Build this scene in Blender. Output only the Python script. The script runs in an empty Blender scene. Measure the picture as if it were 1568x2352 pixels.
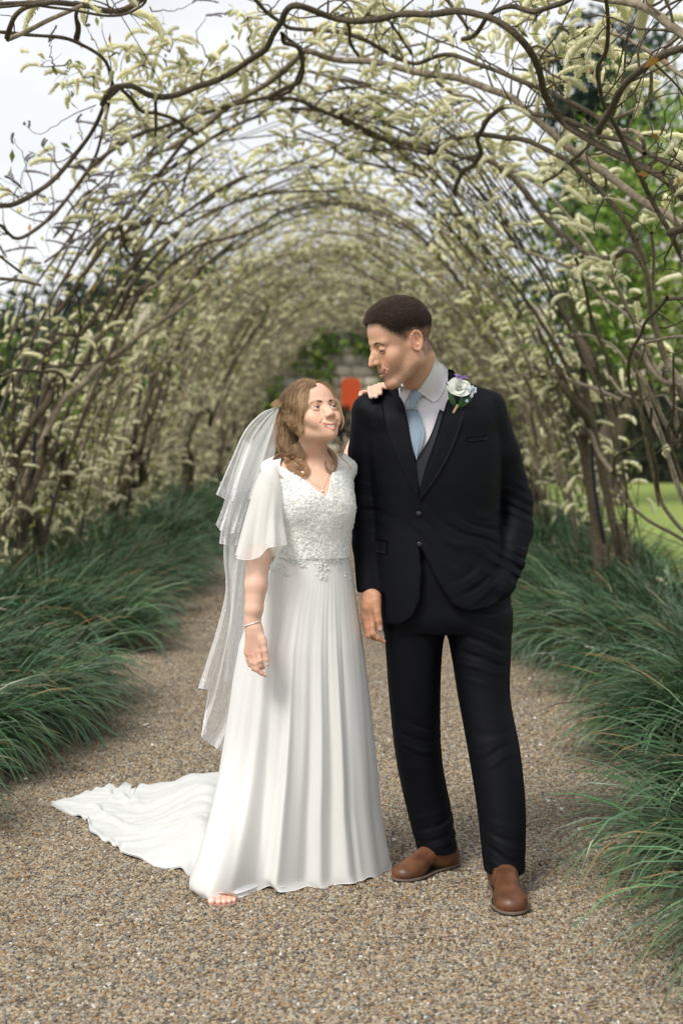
import bpy, math, random
import numpy as np
from mathutils import Vector, Matrix, Euler
from mathutils.bvhtree import BVHTree

random.seed(7)
rng = np.random.default_rng(7)
SC = bpy.context.scene
COL = SC.collection
PI = math.pi

# ---------------------------------------------------------------- camera
CAM_H = 1.45
PITCH = math.radians(3.8)
cam_d = bpy.data.cameras.new('camera')
cam_d.sensor_fit = 'VERTICAL'; cam_d.sensor_height = 36.0; cam_d.lens = 50.0
cam_d.clip_start = 0.1; cam_d.clip_end = 600
cam = bpy.data.objects.new('camera', cam_d)
cam.location = (0, 0, CAM_H); cam.rotation_euler = (PI/2 - PITCH, 0, 0)
COL.objects.link(cam); SC.camera = cam
cam_d.dof.use_dof = True; cam_d.dof.focus_distance = 4.4; cam_d.dof.aperture_fstop = 2.8

# ---------------------------------------------------------------- sky: bright thin overcast
world = bpy.data.worlds.new('World'); SC.world = world; world.use_nodes = True
nt = world.node_tree; nt.nodes.clear()
wo = nt.nodes.new('ShaderNodeOutputWorld'); bg = nt.nodes.new('ShaderNodeBackground')
sky = nt.nodes.new('ShaderNodeTexSky'); sky.sky_type = 'NISHITA'; sky.sun_disc = False
SUN_EL, SUN_AZ = math.radians(52), math.radians(-140)     # high, behind the camera's left shoulder
sky.sun_elevation = SUN_EL; sky.sun_rotation = SUN_AZ
tc = nt.nodes.new('ShaderNodeTexCoord'); mp = nt.nodes.new('ShaderNodeMapping')
mp.inputs['Scale'].default_value = (1.2, 1.2, 3.2)
nz = nt.nodes.new('ShaderNodeTexNoise'); nz.inputs['Scale'].default_value = 2.2; nz.inputs['Detail'].default_value = 6; nz.inputs['Roughness'].default_value = .5
cr = nt.nodes.new('ShaderNodeValToRGB')
cr.color_ramp.elements[0].position = .32; cr.color_ramp.elements[0].color = (6.1, 6.15, 6.35, 1)
cr.color_ramp.elements[1].position = .68; cr.color_ramp.elements[1].color = (8.3, 8.3, 8.35, 1)
mx = nt.nodes.new('ShaderNodeMix'); mx.data_type = 'RGBA'; mx.inputs[0].default_value = .9
L = nt.links.new
L(tc.outputs['Generated'], mp.inputs[0]); L(mp.outputs[0], nz.inputs['Vector']); L(nz.outputs[0], cr.inputs[0])
L(sky.outputs[0], mx.inputs[6]); L(cr.outputs[0], mx.inputs[7]); L(mx.outputs[2], bg.inputs[0])
bg.inputs[1].default_value = 0.10
L(bg.outputs[0], wo.inputs[0])
sun_d = bpy.data.lights.new('sun', 'SUN'); sun_d.energy = 2.4; sun_d.angle = math.radians(20); sun_d.color = (1, .95, .87)
sun = bpy.data.objects.new('sun', sun_d); COL.objects.link(sun)
_sd = Vector((math.sin(SUN_AZ)*math.cos(SUN_EL), math.cos(SUN_AZ)*math.cos(SUN_EL), math.sin(SUN_EL)))
sun.rotation_euler = _sd.to_track_quat('Z', 'Y').to_euler()
SC.view_settings.view_transform = 'Standard'; SC.view_settings.look = 'None'
SC.view_settings.gamma = 1; SC.view_settings.use_curve_mapping = False
SC.view_settings.exposure = 0.48
SC.render.engine = 'CYCLES'
SC.cycles.max_bounces = 8; SC.cycles.transparent_max_bounces = 12
SC.cycles.diffuse_bounces = 3; SC.cycles.glossy_bounces = 2; SC.cycles.transmission_bounces = 4
SC.cycles.use_denoising = True

# ---------------------------------------------------------------- photo measurements -> places
FPX = 3266.7
CP, SP = math.cos(PITCH), math.sin(PITCH)
def ray(u, v):
    xc = (u-784)/FPX; yc = -(v-1176)/FPX
    return np.array([xc, CP + yc*SP, -SP + yc*CP])
def at(u, v, Y):
    d = ray(u, v); t = Y/d[1]
    return np.array([d[0]*t, Y, CAM_H + d[2]*t])
def ground(u, v, z=0.0):
    d = ray(u, v); t = (z-CAM_H)/d[2]
    return np.array([d[0]*t, d[1]*t, z])
def proj(P):
    x = P[..., 0]; y = P[..., 1]; z = P[..., 2]-CAM_H
    f = y*CP - z*SP; up = y*SP + z*CP
    return 784+FPX*x/f, 1176-FPX*up/f
def lerp(a, b, t): return a + (b-a)*t
def smooth(e0, e1, x):
    t = np.clip((x-e0)/(e1-e0), 0, 1); return t*t*(3-2*t)
def norm(v): return v/(np.linalg.norm(v)+1e-12)

def spline(pts, n):
    """Catmull-Rom through pts (k,d) resampled to n points evenly by length"""
    P = np.asarray(pts, float)
    if len(P) < 3:
        t = np.linspace(0, 1, n)[:, None]; return P[0]*(1-t)+P[-1]*t
    Q = np.vstack([2*P[0]-P[1], P, 2*P[-1]-P[-2]])
    out = []
    for i in range(1, len(Q)-2):
        t = np.linspace(0, 1, 13)[:-1, None]
        p0, p1, p2, p3 = Q[i-1], Q[i], Q[i+1], Q[i+2]
        out.append(.5*((2*p1)+(-p0+p2)*t+(2*p0-5*p1+4*p2-p3)*t**2+(-p0+3*p1-3*p2+p3)*t**3))
    out = np.vstack(out+[P[-1][None]])
    s = np.r_[0, np.cumsum(np.linalg.norm(np.diff(out[:, :3], axis=0), axis=1))]
    q = np.linspace(0, s[-1], n)
    return np.stack([np.interp(q, s, out[:, k]) for k in range(out.shape[1])], 1)

# ---------------------------------------------------------------- materials
MATS = {}
def mat(name, color=(.5,.5,.5), rough=.6, attr=None, noise=None, bump=None, sss=0, spec=.5, sheen=0, metal=0,
        transp=0, transl=0, rand=0, extra=None, coat=0):
    """procedural material; noise=(scale, amount, color2), bump=(scale, strength, distance)"""
    if name in MATS: return MATS[name]
    m = bpy.data.materials.new(name); m.use_nodes = True; t = m.node_tree; N = t.nodes; K = t.links.new
    b = N['Principled BSDF']; out = N['Material Output']
    b.inputs['Roughness'].default_value = rough; b.inputs['Metallic'].default_value = metal
    b.inputs['Specular IOR Level'].default_value = spec
    b.inputs['Sheen Weight'].default_value = sheen; b.inputs['Coat Weight'].default_value = coat
    src = None
    if attr:
        a = N.new('ShaderNodeAttribute'); a.attribute_name = attr; src = a.outputs['Color']
    else:
        c = N.new('ShaderNodeRGB'); c.outputs[0].default_value = (*color, 1); src = c.outputs[0]
    crd = N.new('ShaderNodeTexCoord')
    if noise:
        n = N.new('ShaderNodeTexNoise'); n.inputs['Scale'].default_value = noise[0]; n.inputs['Detail'].default_value = 5
        K(crd.outputs['Object'], n.inputs['Vector'])
        r = N.new('ShaderNodeMapRange'); r.inputs[1].default_value = .35; r.inputs[2].default_value = .65; r.inputs[4].default_value = noise[1]
        K(n.outputs[0], r.inputs[0])
        x = N.new('ShaderNodeMix'); x.data_type = 'RGBA'; x.inputs[7].default_value = (*noise[2], 1)
        K(r.outputs[0], x.inputs[0]); K(src, x.inputs[6]); src = x.outputs[2]
    if rand:
        o = N.new('ShaderNodeObjectInfo'); r = N.new('ShaderNodeMapRange'); r.inputs[3].default_value = 1-rand; r.inputs[4].default_value = 1+rand
        K(o.outputs['Random'], r.inputs[0])
        h = N.new('ShaderNodeHueSaturation'); K(r.outputs[0], h.inputs['Value']); K(src, h.inputs['Color']); src = h.outputs[0]
    K(src, b.inputs['Base Color'])
    if bump:
        n = N.new('ShaderNodeTexNoise'); n.inputs['Scale'].default_value = bump[0]; n.inputs['Detail'].default_value = 4
        K(crd.outputs['Object'], n.inputs['Vector'])
        u = N.new('ShaderNodeBump'); u.inputs['Strength'].default_value = bump[1]; u.inputs['Distance'].default_value = bump[2]
        K(n.outputs[0], u.inputs['Height']); K(u.outputs[0], b.inputs['Normal'])
    if sss:
        b.inputs['Subsurface Weight'].default_value = sss; b.inputs['Subsurface Radius'].default_value = (1, .35, .2); b.inputs['Subsurface Scale'].default_value = .006
    sh = b.outputs[0]
    if transl:
        tl = N.new('ShaderNodeBsdfTranslucent'); K(src, tl.inputs[0]); ms = N.new('ShaderNodeMixShader'); ms.inputs[0].default_value = transl
        K(sh, ms.inputs[1]); K(tl.outputs[0], ms.inputs[2]); sh = ms.outputs[0]
    if transp:
        tp = N.new('ShaderNodeBsdfTransparent'); ms = N.new('ShaderNodeMixShader'); ms.inputs[0].default_value = transp
        K(sh, ms.inputs[1]); K(tp.outputs[0], ms.inputs[2]); sh = ms.outputs[0]
        if extra == 'facing':      # cloth seen edge-on is denser
            lw = N.new('ShaderNodeLayerWeight'); lw.inputs[0].default_value = .35
            r = N.new('ShaderNodeMapRange'); r.inputs[3].default_value = transp; r.inputs[4].default_value = transp*.35
            K(lw.outputs['Facing'], r.inputs[0]); K(r.outputs[0], ms.inputs[0])
    K(sh, out.inputs[0])
    MATS[name] = m
    return m

# ---------------------------------------------------------------- mesh helpers
def mesh_np(name, V, F, material, smooth_=True, col=None, mats=None):
    """V (n,3); F (m,3|4) array or list of lists"""
    me = bpy.data.meshes.new(name)
    V = np.asarray(V, np.float32)
    if isinstance(F, np.ndarray):
        m, k = F.shape
        me.vertices.add(len(V)); me.vertices.foreach_set('co', V.ravel())
        me.loops.add(m*k); me.loops.foreach_set('vertex_index', F.astype(np.int32).ravel())
        me.polygons.add(m); me.polygons.foreach_set('loop_start', np.arange(0, m*k, k, dtype=np.int32))
        me.polygons.foreach_set('loop_total', np.full(m, k, np.int32))
        me.update(calc_edges=True)
    else:
        me.from_pydata([tuple(map(float, v)) for v in V], [], [tuple(map(int, f)) for f in F])
    if smooth_: me.polygons.foreach_set('use_smooth', np.ones(len(me.polygons), bool))
    if material is not None: me.materials.append(material)
    if col is not None:
        a = me.color_attributes.new('Col', 'FLOAT_COLOR', 'POINT')
        c = np.ones((len(V), 4), np.float32); c[:, :3] = col; a.data.foreach_set('color', c.ravel())
    me.validate(verbose=False) if False else None
    return me
def link(name, me, parent=None, **props):
    o = bpy.data.objects.new(name, me); COL.objects.link(o)
    if parent is not None: o.parent = parent
    for k, v in props.items(): o[k] = v
    return o
def ob(name, V, F, material, parent=None, smooth_=True, col=None, **props):
    return link(name, mesh_np(name, V, F, material, smooth_, col), parent, **props)
def empty(name, loc, label, category, group=None):
    o = bpy.data.objects.new(name, None); o.empty_display_size = .1; COL.objects.link(o)
    # parts are modelled in world coordinates; the Empty sits at the base with an inverse offset
    o.location = loc; o['label'] = label; o['category'] = category
    if group: o['group'] = group
    return o
def attach(parent, *objs):
    """parent a world-space part to an Empty that is not at the origin"""
    for o in objs:
        o.parent = parent; o.matrix_parent_inverse = Matrix.Translation(-Vector(parent.location))
def join_vf(parts):
    """merge [(V,F)] with the same face size"""
    Vs, Fs, o = [], [], 0
    for V, F in parts:
        Vs.append(V); Fs.append(np.asarray(F)+o); o += len(V)
    return np.vstack(Vs), np.vstack(Fs)
def tube(P, r, k=8, cap=True):
    """tube along P (n,3) with radii r (n,) -> V, F(quads)"""
    P = np.asarray(P, float); n = len(P); r = np.broadcast_to(np.asarray(r, float), (n,))
    T = np.gradient(P, axis=0); T /= np.linalg.norm(T, axis=1)[:, None]+1e-12
    up = np.array([0, 0, 1.]) if abs(T[0, 2]) < .9 else np.array([1., 0, 0])
    A = norm(np.cross(T[0], up)); As = [A]
    for i in range(1, n):
        A = A - T[i]*np.dot(A, T[i]); A = norm(A); As.append(A)
    As = np.array(As); B = np.cross(T, As)
    a = np.arange(k)*2*PI/k
    V = P[:, None] + r[:, None, None]*(np.cos(a)[None, :, None]*As[:, None] + np.sin(a)[None, :, None]*B[:, None])
    V = V.reshape(-1, 3)
    i = np.arange(n-1)[:, None]*k; j = np.arange(k)[None]; j2 = (j+1) % k
    F = np.stack([i+j, i+j2, i+k+j2, i+k+j], -1).reshape(-1, 4)
    if cap and k % 2 == 0:
        for base in (0, (n-1)*k):
            for q in range(1, k//2):
                F = np.vstack([F, [base+q-1 if q > 1 else base, base+q, base+k-1-q, base+k-q if q > 1 else base+k-1]])
    return V, F
def grid_faces(n, m, wrap=False):
    """n rows x m columns"""
    i = np.arange(n-1)[:, None]*m
    if wrap: j = np.arange(m)[None]; j2 = (j+1) % m
    else: j = np.arange(m-1)[None]; j2 = j+1
    return np.stack([i+j, i+j2, i+m+j2, i+m+j], -1).reshape(-1, 4)
def vnoise(P, scale, seed=0):
    """cheap smooth value noise on points (n,3) -> (-1..1)"""
    P = np.asarray(P)*scale + seed*17.13
    I = np.floor(P).astype(np.int64); f = P-I; f = f*f*(3-2*f); out = 0
    for dx in (0, 1):
        for dy in (0, 1):
            for dz in (0, 1):
                h = ((I[..., 0]+dx)*73856093) ^ ((I[..., 1]+dy)*19349663) ^ ((I[..., 2]+dz)*83492791)
                h = (h ^ (h >> 13))*1274126177 & 0x7fffffff
                v = (h % 65536)/32768.-1
                w = (f[..., 0] if dx else 1-f[..., 0])*(f[..., 1] if dy else 1-f[..., 1])*(f[..., 2] if dz else 1-f[..., 2])
                out = out + v*w
    return out

# ---------------------------------------------------------------- distance-field sculpting
class Frame:
    def __init__(s, R, sc, t): s.R, s.s, s.t = np.array(R, float), sc, np.array(t, float)
    def w(s, p): return s.s*(np.asarray(p, float) @ s.R.T) + s.t
    def l(s, p): return ((np.asarray(p) - s.t) @ s.R)/s.s
ID = Frame(np.eye(3), 1, (0, 0, 0))
class Field:
    def __init__(s, lo, hi, h):
        s.lo = np.array(lo, float); s.h = h
        s.n = np.ceil((np.array(hi)-s.lo)/h).astype(int)+1
        s.D = np.full(s.n, 1., np.float32)
    def box(s, lo, hi):
        a = np.clip(np.floor((lo-s.lo)/s.h).astype(int), 0, s.n); b = np.clip(np.ceil((hi-s.lo)/s.h).astype(int)+1, 0, s.n)
        if (b <= a).any(): return None, None
        ax = [s.lo[i]+s.h*np.arange(a[i], b[i]) for i in range(3)]
        P = np.stack(np.meshgrid(*ax, indexing='ij'), -1).astype(np.float32)
        return tuple(slice(a[i], b[i]) for i in range(3)), P
    def apply(s, fn, lo, hi, k, sub=False, fr=ID):
        c = np.array([[x, y, z] for x in (lo[0], hi[0]) for y in (lo[1], hi[1]) for z in (lo[2], hi[2])])
        c = fr.w(c); pad = k + 2.5*s.h
        sl, P = s.box(c.min(0)-pad, c.max(0)+pad)
        if sl is None: return
        d = (fn(fr.l(P) if fr is not ID else P)*fr.s).astype(np.float32)
        a = s.D[sl]
        if sub:
            b = -d; h = np.maximum(k-np.abs(a-b), 0)/k if k > 0 else 0
            s.D[sl] = np.maximum(a, b) + (h*h*k*.25 if k > 0 else 0)
        else:
            h = np.maximum(k-np.abs(a-d), 0)/k if k > 0 else 0
            s.D[sl] = np.minimum(a, d) - (h*h*k*.25 if k > 0 else 0)
    def cone(s, a, b, ra, rb, k=.01, fr=ID, sub=False):
        a, b = np.array(a, float), np.array(b, float); ab = b-a; q = ab@ab + 1e-12
        def fn(P):
            t = np.clip(((P-a)@ab)/q, 0, 1)
            return np.linalg.norm(P-a-t[..., None]*ab, axis=-1) - (ra+(rb-ra)*t)
        r = max(ra, rb); s.apply(fn, np.minimum(a, b)-r, np.maximum(a, b)+r, k, sub, fr)
    def chain(s, pts, rs, k=.008, fr=ID, sub=False):
        for i in range(len(pts)-1): s.cone(pts[i], pts[i+1], rs[i], rs[i+1], k, fr, sub)
    def ell(s, c, r, k=.01, fr=ID, sub=False, rot=None):
        c, r = np.array(c, float), np.array(r, float)
        M = None if rot is None else np.array(Euler([math.radians(x) for x in rot]).to_matrix())
        def fn(P):
            q = P-c
            if M is not None: q = q @ M
            k0 = np.linalg.norm(q/r, axis=-1); k1 = np.linalg.norm(q/(r*r), axis=-1)+1e-9
            return k0*(k0-1)/k1
        m = r if M is None else np.full(3, r.max()); s.apply(fn, c-m, c+m, k, sub, fr)
    def loft(s, rows, k=.02, e=2.3, fr=ID, sub=False, axis=2):
        """rows: (z, cx, cy, rx, ry) sorted by z; superelliptic sections"""
        T = np.array(sorted(rows)); z = T[:, 0]
        tt = np.linspace(z[0], z[-1], 200); Q = spline_tab(T, tt)
        def fn(P):
            zz = np.clip(P[..., 2], z[0], z[-1])
            cx, cy, rx, ry = (np.interp(zz, tt, Q[:, i]).astype(np.float32) for i in range(4))
            x = np.abs(P[..., 0]-cx)/rx; y = np.abs(P[..., 1]-cy)/ry
            g = (x**e+y**e)**(1/e)
            d = (g-1)*np.minimum(rx, ry)*np.where(g > 1, 1.0, 1.0)
            dz = np.maximum(np.maximum(z[0]-P[..., 2], P[..., 2]-z[-1]), 0)
            return np.where(dz > 0, np.sqrt(np.maximum(d, 0)**2+dz**2)+np.minimum(d, 0)*0, np.maximum(d, np.maximum(z[0]-P[..., 2], P[..., 2]-z[-1])))
        lo = (min(T[:, 1]-T[:, 3]), min(T[:, 2]-T[:, 4]), z[0]); hi = (max(T[:, 1]+T[:, 3]), max(T[:, 2]+T[:, 4]), z[-1])
        s.apply(fn, np.array(lo), np.array(hi), k, sub, fr)
    def mesh(s, iters=1):
        D = s.D; n = D.shape; S = D < 0
        c = [S[i:n[0]-1+i, j:n[1]-1+j, l:n[2]-1+l] for i in (0, 1) for j in (0, 1) for l in (0, 1)]
        cnt = sum(x.astype(np.int8) for x in c); act = (cnt > 0) & (cnt < 8)
        idx = -np.ones(act.shape, np.int64); I = np.argwhere(act); idx[act] = np.arange(len(I))
        acc = np.zeros((len(I), 3)); w = np.zeros(len(I))
        cor = [(i, j, l) for i in (0, 1) for j in (0, 1) for l in (0, 1)]
        vals = {q: D[I[:, 0]+q[0], I[:, 1]+q[1], I[:, 2]+q[2]].astype(float) for q in cor}
        for a in cor:
            for ax in range(3):
                if a[ax] == 0:
                    b = list(a); b[ax] = 1; b = tuple(b); va, vb = vals[a], vals[b]
                    m = (va < 0) != (vb < 0); t = np.where(m, va/(va-vb+1e-12), 0)
                    p = np.array(a, float)[None].repeat(len(I), 0); p[:, ax] = t
                    acc += p*m[:, None]; w += m
        V = s.lo + s.h*(I + acc/w[:, None])
        F = []
        for ax in range(3):
            sl0 = [slice(1, n[i]-1) for i in range(3)]; sl0[ax] = slice(0, n[ax]-1)
            sl1 = list(sl0); sl1[ax] = slice(1, n[ax])
            A, B = S[tuple(sl0)], S[tuple(sl1)]
            E = np.argwhere(A != B); off = np.array([1, 1, 1]); off[ax] = 0; E = E+off
            o1, o2 = [(1, 2), (2, 0), (0, 1)][ax]
            e1 = np.zeros(3, int); e1[o1] = 1; e2 = np.zeros(3, int); e2[o2] = 1
            g = lambda q: idx[q[:, 0], q[:, 1], q[:, 2]]
            q = np.stack([g(E-e1-e2), g(E-e2), g(E), g(E-e1)], 1)
            inside = S[E[:, 0], E[:, 1], E[:, 2]]
            q = np.where(inside[:, None], q, q[:, ::-1])
            F.append(q)
        F = np.vstack(F); F = F[(F >= 0).all(1)]
        if iters:
            for _ in range(iters):
                s_ = np.zeros_like(V); c_ = np.zeros(len(V))
                for i in range(4):
                    a, b = F[:, i], F[:, (i+1) % 4]
                    for k_ in range(3):
                        s_[:, k_] += np.bincount(a, V[b, k_], len(V)) + np.bincount(b, V[a, k_], len(V))
                    c_ += np.bincount(a, minlength=len(V)) + np.bincount(b, minlength=len(V))
                V = V*.5 + .5*s_/np.maximum(c_, 1)[:, None]
        return V, F
def spline_tab(T, tt):
    """smooth (pchip-like) interpolation of table columns 1.. at tt"""
    z = T[:, 0]; out = []
    for c in range(1, T.shape[1]):
        y = T[:, c]; d = np.gradient(y, z)
        i = np.clip(np.searchsorted(z, tt)-1, 0, len(z)-2); h = z[i+1]-z[i]; t = np.clip((tt-z[i])/h, 0, 1)
        out.append((2*t**3-3*t**2+1)*y[i]+(t**3-2*t**2+t)*h*d[i]+(-2*t**3+3*t**2)*y[i+1]+(t**3-t**2)*h*d[i+1])
    return np.stack(out, 1)
def normals(V, F):
    a = V[F[:, 2]]-V[F[:, 0]]; b = V[F[:, 3 if F.shape[1] > 3 else 1]]-V[F[:, 1 if F.shape[1] > 3 else 0]]
    n = np.cross(a, b); N = np.zeros_like(V)
    for i in range(F.shape[1]):
        for k in range(3): N[:, k] += np.bincount(F[:, i], n[:, k], len(V))
    return N/(np.linalg.norm(N, axis=1)[:, None]+1e-12)
def bvh(V, F): return BVHTree.FromPolygons([tuple(v) for v in V], [tuple(f) for f in F.tolist()])
CAMP = Vector((0, 0, CAM_H))
def cast(tree, u, v):
    d = Vector(ray(u, v)).normalized(); h = tree.ray_cast(CAMP, d)
    return (np.array(h[0]), np.array(h[1])) if h[0] is not None else (None, None)
def strands(P, r, k=3):
    """P (s,n,3) centre lines, r (s,n) radii -> tubes as quads"""
    s, n, _ = P.shape
    T = np.gradient(P, axis=1); T /= np.linalg.norm(T, axis=2)[..., None]+1e-12
    up = np.array([0.31, 0.52, .79]); A = np.cross(T, up); A /= np.linalg.norm(A, axis=2)[..., None]+1e-9; B = np.cross(T, A)
    a = np.arange(k)*2*PI/k
    V = P[:, :, None]+r[:, :, None, None]*(np.cos(a)[:, None]*A[:, :, None]+np.sin(a)[:, None]*B[:, :, None])
    base = (np.arange(s)*n*k)[:, None, None]; i = (np.arange(n-1)*k)[None, :, None]; j = np.arange(k)[None, None]; j2 = (j+1) % k
    F = np.stack([base+i+j, base+i+j2, base+i+k+j2, base+i+k+j], -1).reshape(-1, 4)
    return V.reshape(-1, 3), F
# ================================================================ tunnel geometry
def xc(Y): return -.35+.0145*Y
def tun(phi, Y, s=1.0):
    phi, Y = np.broadcast_arrays(np.asarray(phi, float), np.asarray(Y, float))
    return np.stack([xc(Y)+2.15*s*np.sin(phi), Y, 3.3*s*np.clip(np.cos(phi), 0, 1)**(1/.815)], -1)
def on_tun(u, v, s=1.0):
    """where the line of sight meets the tunnel's cage"""
    d = ray(u, v); lo, hi = 3.0, 60.0
    f = lambda t: ((d[0]*t-xc(d[1]*t))/(2.15*s))**2+(max(CAM_H+d[2]*t, 0)/(3.3*s))**1.63-1
    for _ in range(40):
        m = (lo+hi)/2
        if f(m) < 0: lo = m
        else: hi = m
    return np.array([d[0]*lo, d[1]*lo, CAM_H+d[2]*lo])

# ================================================================ ground
def sheet(name, x0, x1, y0, y1, z, m, nx=2, ny=2, **p):
    X, Y = np.meshgrid(np.linspace(x0, x1, nx), np.linspace(y0, y1, ny)); V = np.stack([X, Y, 0*X+z], -1).reshape(-1, 3)
    return ob(name, V, grid_faces(ny, nx), m, None, False, None, kind='structure', **p)
sheet('ground', -300, 300, -20, 500, -.012, mat('turf', (.075, .13, .03), .9, noise=(.7, .7, (.10, .15, .035)), bump=(60, .4, .01)))
sheet('lawn', 1.5, 60, 2, 200, -.004, mat('mown_grass', (.20, .27, .055), .9, noise=(1.2, .8, (.25, .31, .08)), bump=(120, .5, .01)))
sheet('bed_soil', -3.3, -1.35, -3, 33, .000, mat('soil', (.045, .030, .020), .95, noise=(12, .7, (.02, .014, .010)), bump=(40, .8, .02)))
sheet('bed_soil', 1.35, 2.55, -3, 33, .002, MATS['soil'])
gm = bpy.data.materials.new('gravel_bed'); gm.use_nodes = True; MATS['gravel_bed'] = gm
def gravel_mat():
    t = gm.node_tree; N = t.nodes; K = t.links.new; b = N['Principled BSDF']; b.inputs['Roughness'].default_value = .8
    c = N.new('ShaderNodeTexCoord'); v = N.new('ShaderNodeTexVoronoi'); v.inputs['Scale'].default_value = 75; K(c.outputs['Object'], v.inputs['Vector'])
    r = N.new('ShaderNodeValToRGB'); K(v.outputs['Color'], r.inputs[0]); e = r.color_ramp.elements
    e[0].position = .1; e[0].color = (.11, .08, .052, 1); e[1].position = .9; e[1].color = (.46, .37, .26, 1)
    for p, q in ((.3, (.22, .16, .10)), (.5, (.30, .24, .165)), (.7, (.21, .19, .165))): x = e.new(p); x.color = (*q, 1)
    d = N.new('ShaderNodeMapRange'); d.inputs[1].default_value = 0; d.inputs[2].default_value = .5; d.inputs[3].default_value = 1; d.inputs[4].default_value = .35
    K(v.outputs['Distance'], d.inputs[0]); n = N.new('ShaderNodeTexNoise'); n.inputs['Scale'].default_value = 1.3; K(c.outputs['Object'], n.inputs['Vector'])
    h = N.new('ShaderNodeHueSaturation'); K(r.outputs[0], h.inputs['Color']); m = N.new('ShaderNodeMapRange'); m.inputs[3].default_value = .75; m.inputs[4].default_value = 1.2
    K(n.outputs[0], m.inputs[0]); K(m.outputs[0], h.inputs['Value']); K(h.outputs[0], b.inputs['Base Color'])
    u = N.new('ShaderNodeBump'); u.inputs['Strength'].default_value = 1; u.inputs['Distance'].default_value = .006; u.invert = True; K(v.outputs['Distance'], u.inputs['Height']); K(u.outputs[0], b.inputs['Normal'])
gravel_mat()
sheet('path', -1.62, 1.55, -3, 36, .006, gm, 8, 60)
# loose stones: pebbles strewn over the path (geometry nodes instances on one object)
pm = bpy.data.materials.new('pebble'); pm.use_nodes = True
def pebble_mat():
    t = pm.node_tree; N = t.nodes; K = t.links.new; b = N['Principled BSDF']; b.inputs['Roughness'].default_value = .62
    o = N.new('ShaderNodeObjectInfo'); r = N.new('ShaderNodeValToRGB'); r.color_ramp.interpolation = 'CONSTANT'; e = r.color_ramp.elements
    cols = [(.21, .155, .098), (.345, .265, .165), (.115, .086, .058), (.255, .21, .155), (.43, .345, .225), (.165, .16, .15), (.30, .185, .085), (.36, .305, .215), (.085, .066, .046), (.42, .37, .28), (.24, .175, .105), (.29, .27, .235), (.62, .60, .55)]
    e[0].color = (*cols[0], 1); e[0].position = 0; e[1].position = .985; e[1].color = (*cols[-1], 1)
    for i, q in enumerate(cols[1:-1]): x = e.new((i+1)/12.2); x.color = (*q, 1)
    c = N.new('ShaderNodeTexCoord'); n = N.new('ShaderNodeTexNoise'); n.inputs['Scale'].default_value = 3; K(c.outputs['Object'], n.inputs['Vector'])
    h = N.new('ShaderNodeHueSaturation'); m = N.new('ShaderNodeMapRange'); m.inputs[3].default_value = .62; m.inputs[4].default_value = 1.12; K(n.outputs[0], m.inputs[0]); K(m.outputs[0], h.inputs['Value'])
    K(o.outputs['Random'], r.inputs[0]); K(r.outputs[0], h.inputs['Color']); K(h.outputs[0], b.inputs['Base Color'])
pebble_mat()
def strew(name, x0, x1, y0, y1, dens, r, seed):
    me = mesh_np(name, [(x0, y0, .007), (x1, y0, .007), (x1, y1, .007), (x0, y1, .007)], np.array([[0, 1, 2, 3]]), gm, False)
    o = link(name, me, None, kind='stuff', label='brown and grey pebbles of the gravel path', category='gravel')
    ng = bpy.data.node_groups.new(name, 'GeometryNodeTree'); ng.interface.new_socket('Geometry', in_out='INPUT', socket_type='NodeSocketGeometry'); ng.interface.new_socket('Geometry', in_out='OUTPUT', socket_type='NodeSocketGeometry')
    N = ng.nodes; K = ng.links.new; gi = N.new('NodeGroupInput'); go = N.new('NodeGroupOutput')
    ds = N.new('GeometryNodeDistributePointsOnFaces'); ds.inputs['Density'].default_value = dens; ds.inputs['Seed'].default_value = seed
    ic = N.new('GeometryNodeMeshIcoSphere'); ic.inputs['Radius'].default_value = r; ic.inputs['Subdivisions'].default_value = 2 if y0 < 5 else 1
    sp = N.new('GeometryNodeSetPosition'); nz_ = N.new('ShaderNodeTexNoise'); nz_.inputs['Scale'].default_value = 90; sb = N.new('ShaderNodeVectorMath'); sb.operation = 'SUBTRACT'; sb.inputs[1].default_value = (.5, .5, .5)
    sc = N.new('ShaderNodeVectorMath'); sc.operation = 'SCALE'; sc.inputs['Scale'].default_value = r*1.1
    K(nz_.outputs['Color'], sb.inputs[0]); K(sb.outputs[0], sc.inputs[0]); K(ic.outputs['Mesh'], sp.inputs['Geometry']); K(sc.outputs[0], sp.inputs['Offset'])
    sm = N.new('GeometryNodeSetMaterial'); sm.inputs['Material'].default_value = pm; K(sp.outputs[0], sm.inputs[0])
    ip_ = N.new('GeometryNodeInstanceOnPoints'); K(gi.outputs[0], ds.inputs['Mesh']); K(ds.outputs['Points'], ip_.inputs['Points']); K(sm.outputs[0], ip_.inputs['Instance'])
    rv = N.new('FunctionNodeRandomValue'); rv.data_type = 'FLOAT_VECTOR'; rv.inputs[0].default_value = (-.5, -.5, 0); rv.inputs[1].default_value = (.5, .5, 6.28); K(rv.outputs[0], ip_.inputs['Rotation'])
    rs = N.new('FunctionNodeRandomValue'); rs.data_type = 'FLOAT_VECTOR'; rs.inputs[0].default_value = (.6, .5, .35); rs.inputs[1].default_value = (1.5, 1.15, .75); rs.inputs['Seed'].default_value = 5; K(rs.outputs[0], ip_.inputs['Scale'])
    K(ip_.outputs[0], go.inputs[0]); md = o.modifiers.new('strew', 'NODES'); md.node_group = ng
strew('gravel', -1.62, 1.55, 2.9, 5.6, 16500, .0062, 1); strew('gravel', -1.62, 1.55, 5.6, 9.5, 10500, .0074, 2)
strew('gravel', -1.62, 1.55, 9.5, 17, 3200, .012, 3)
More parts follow.
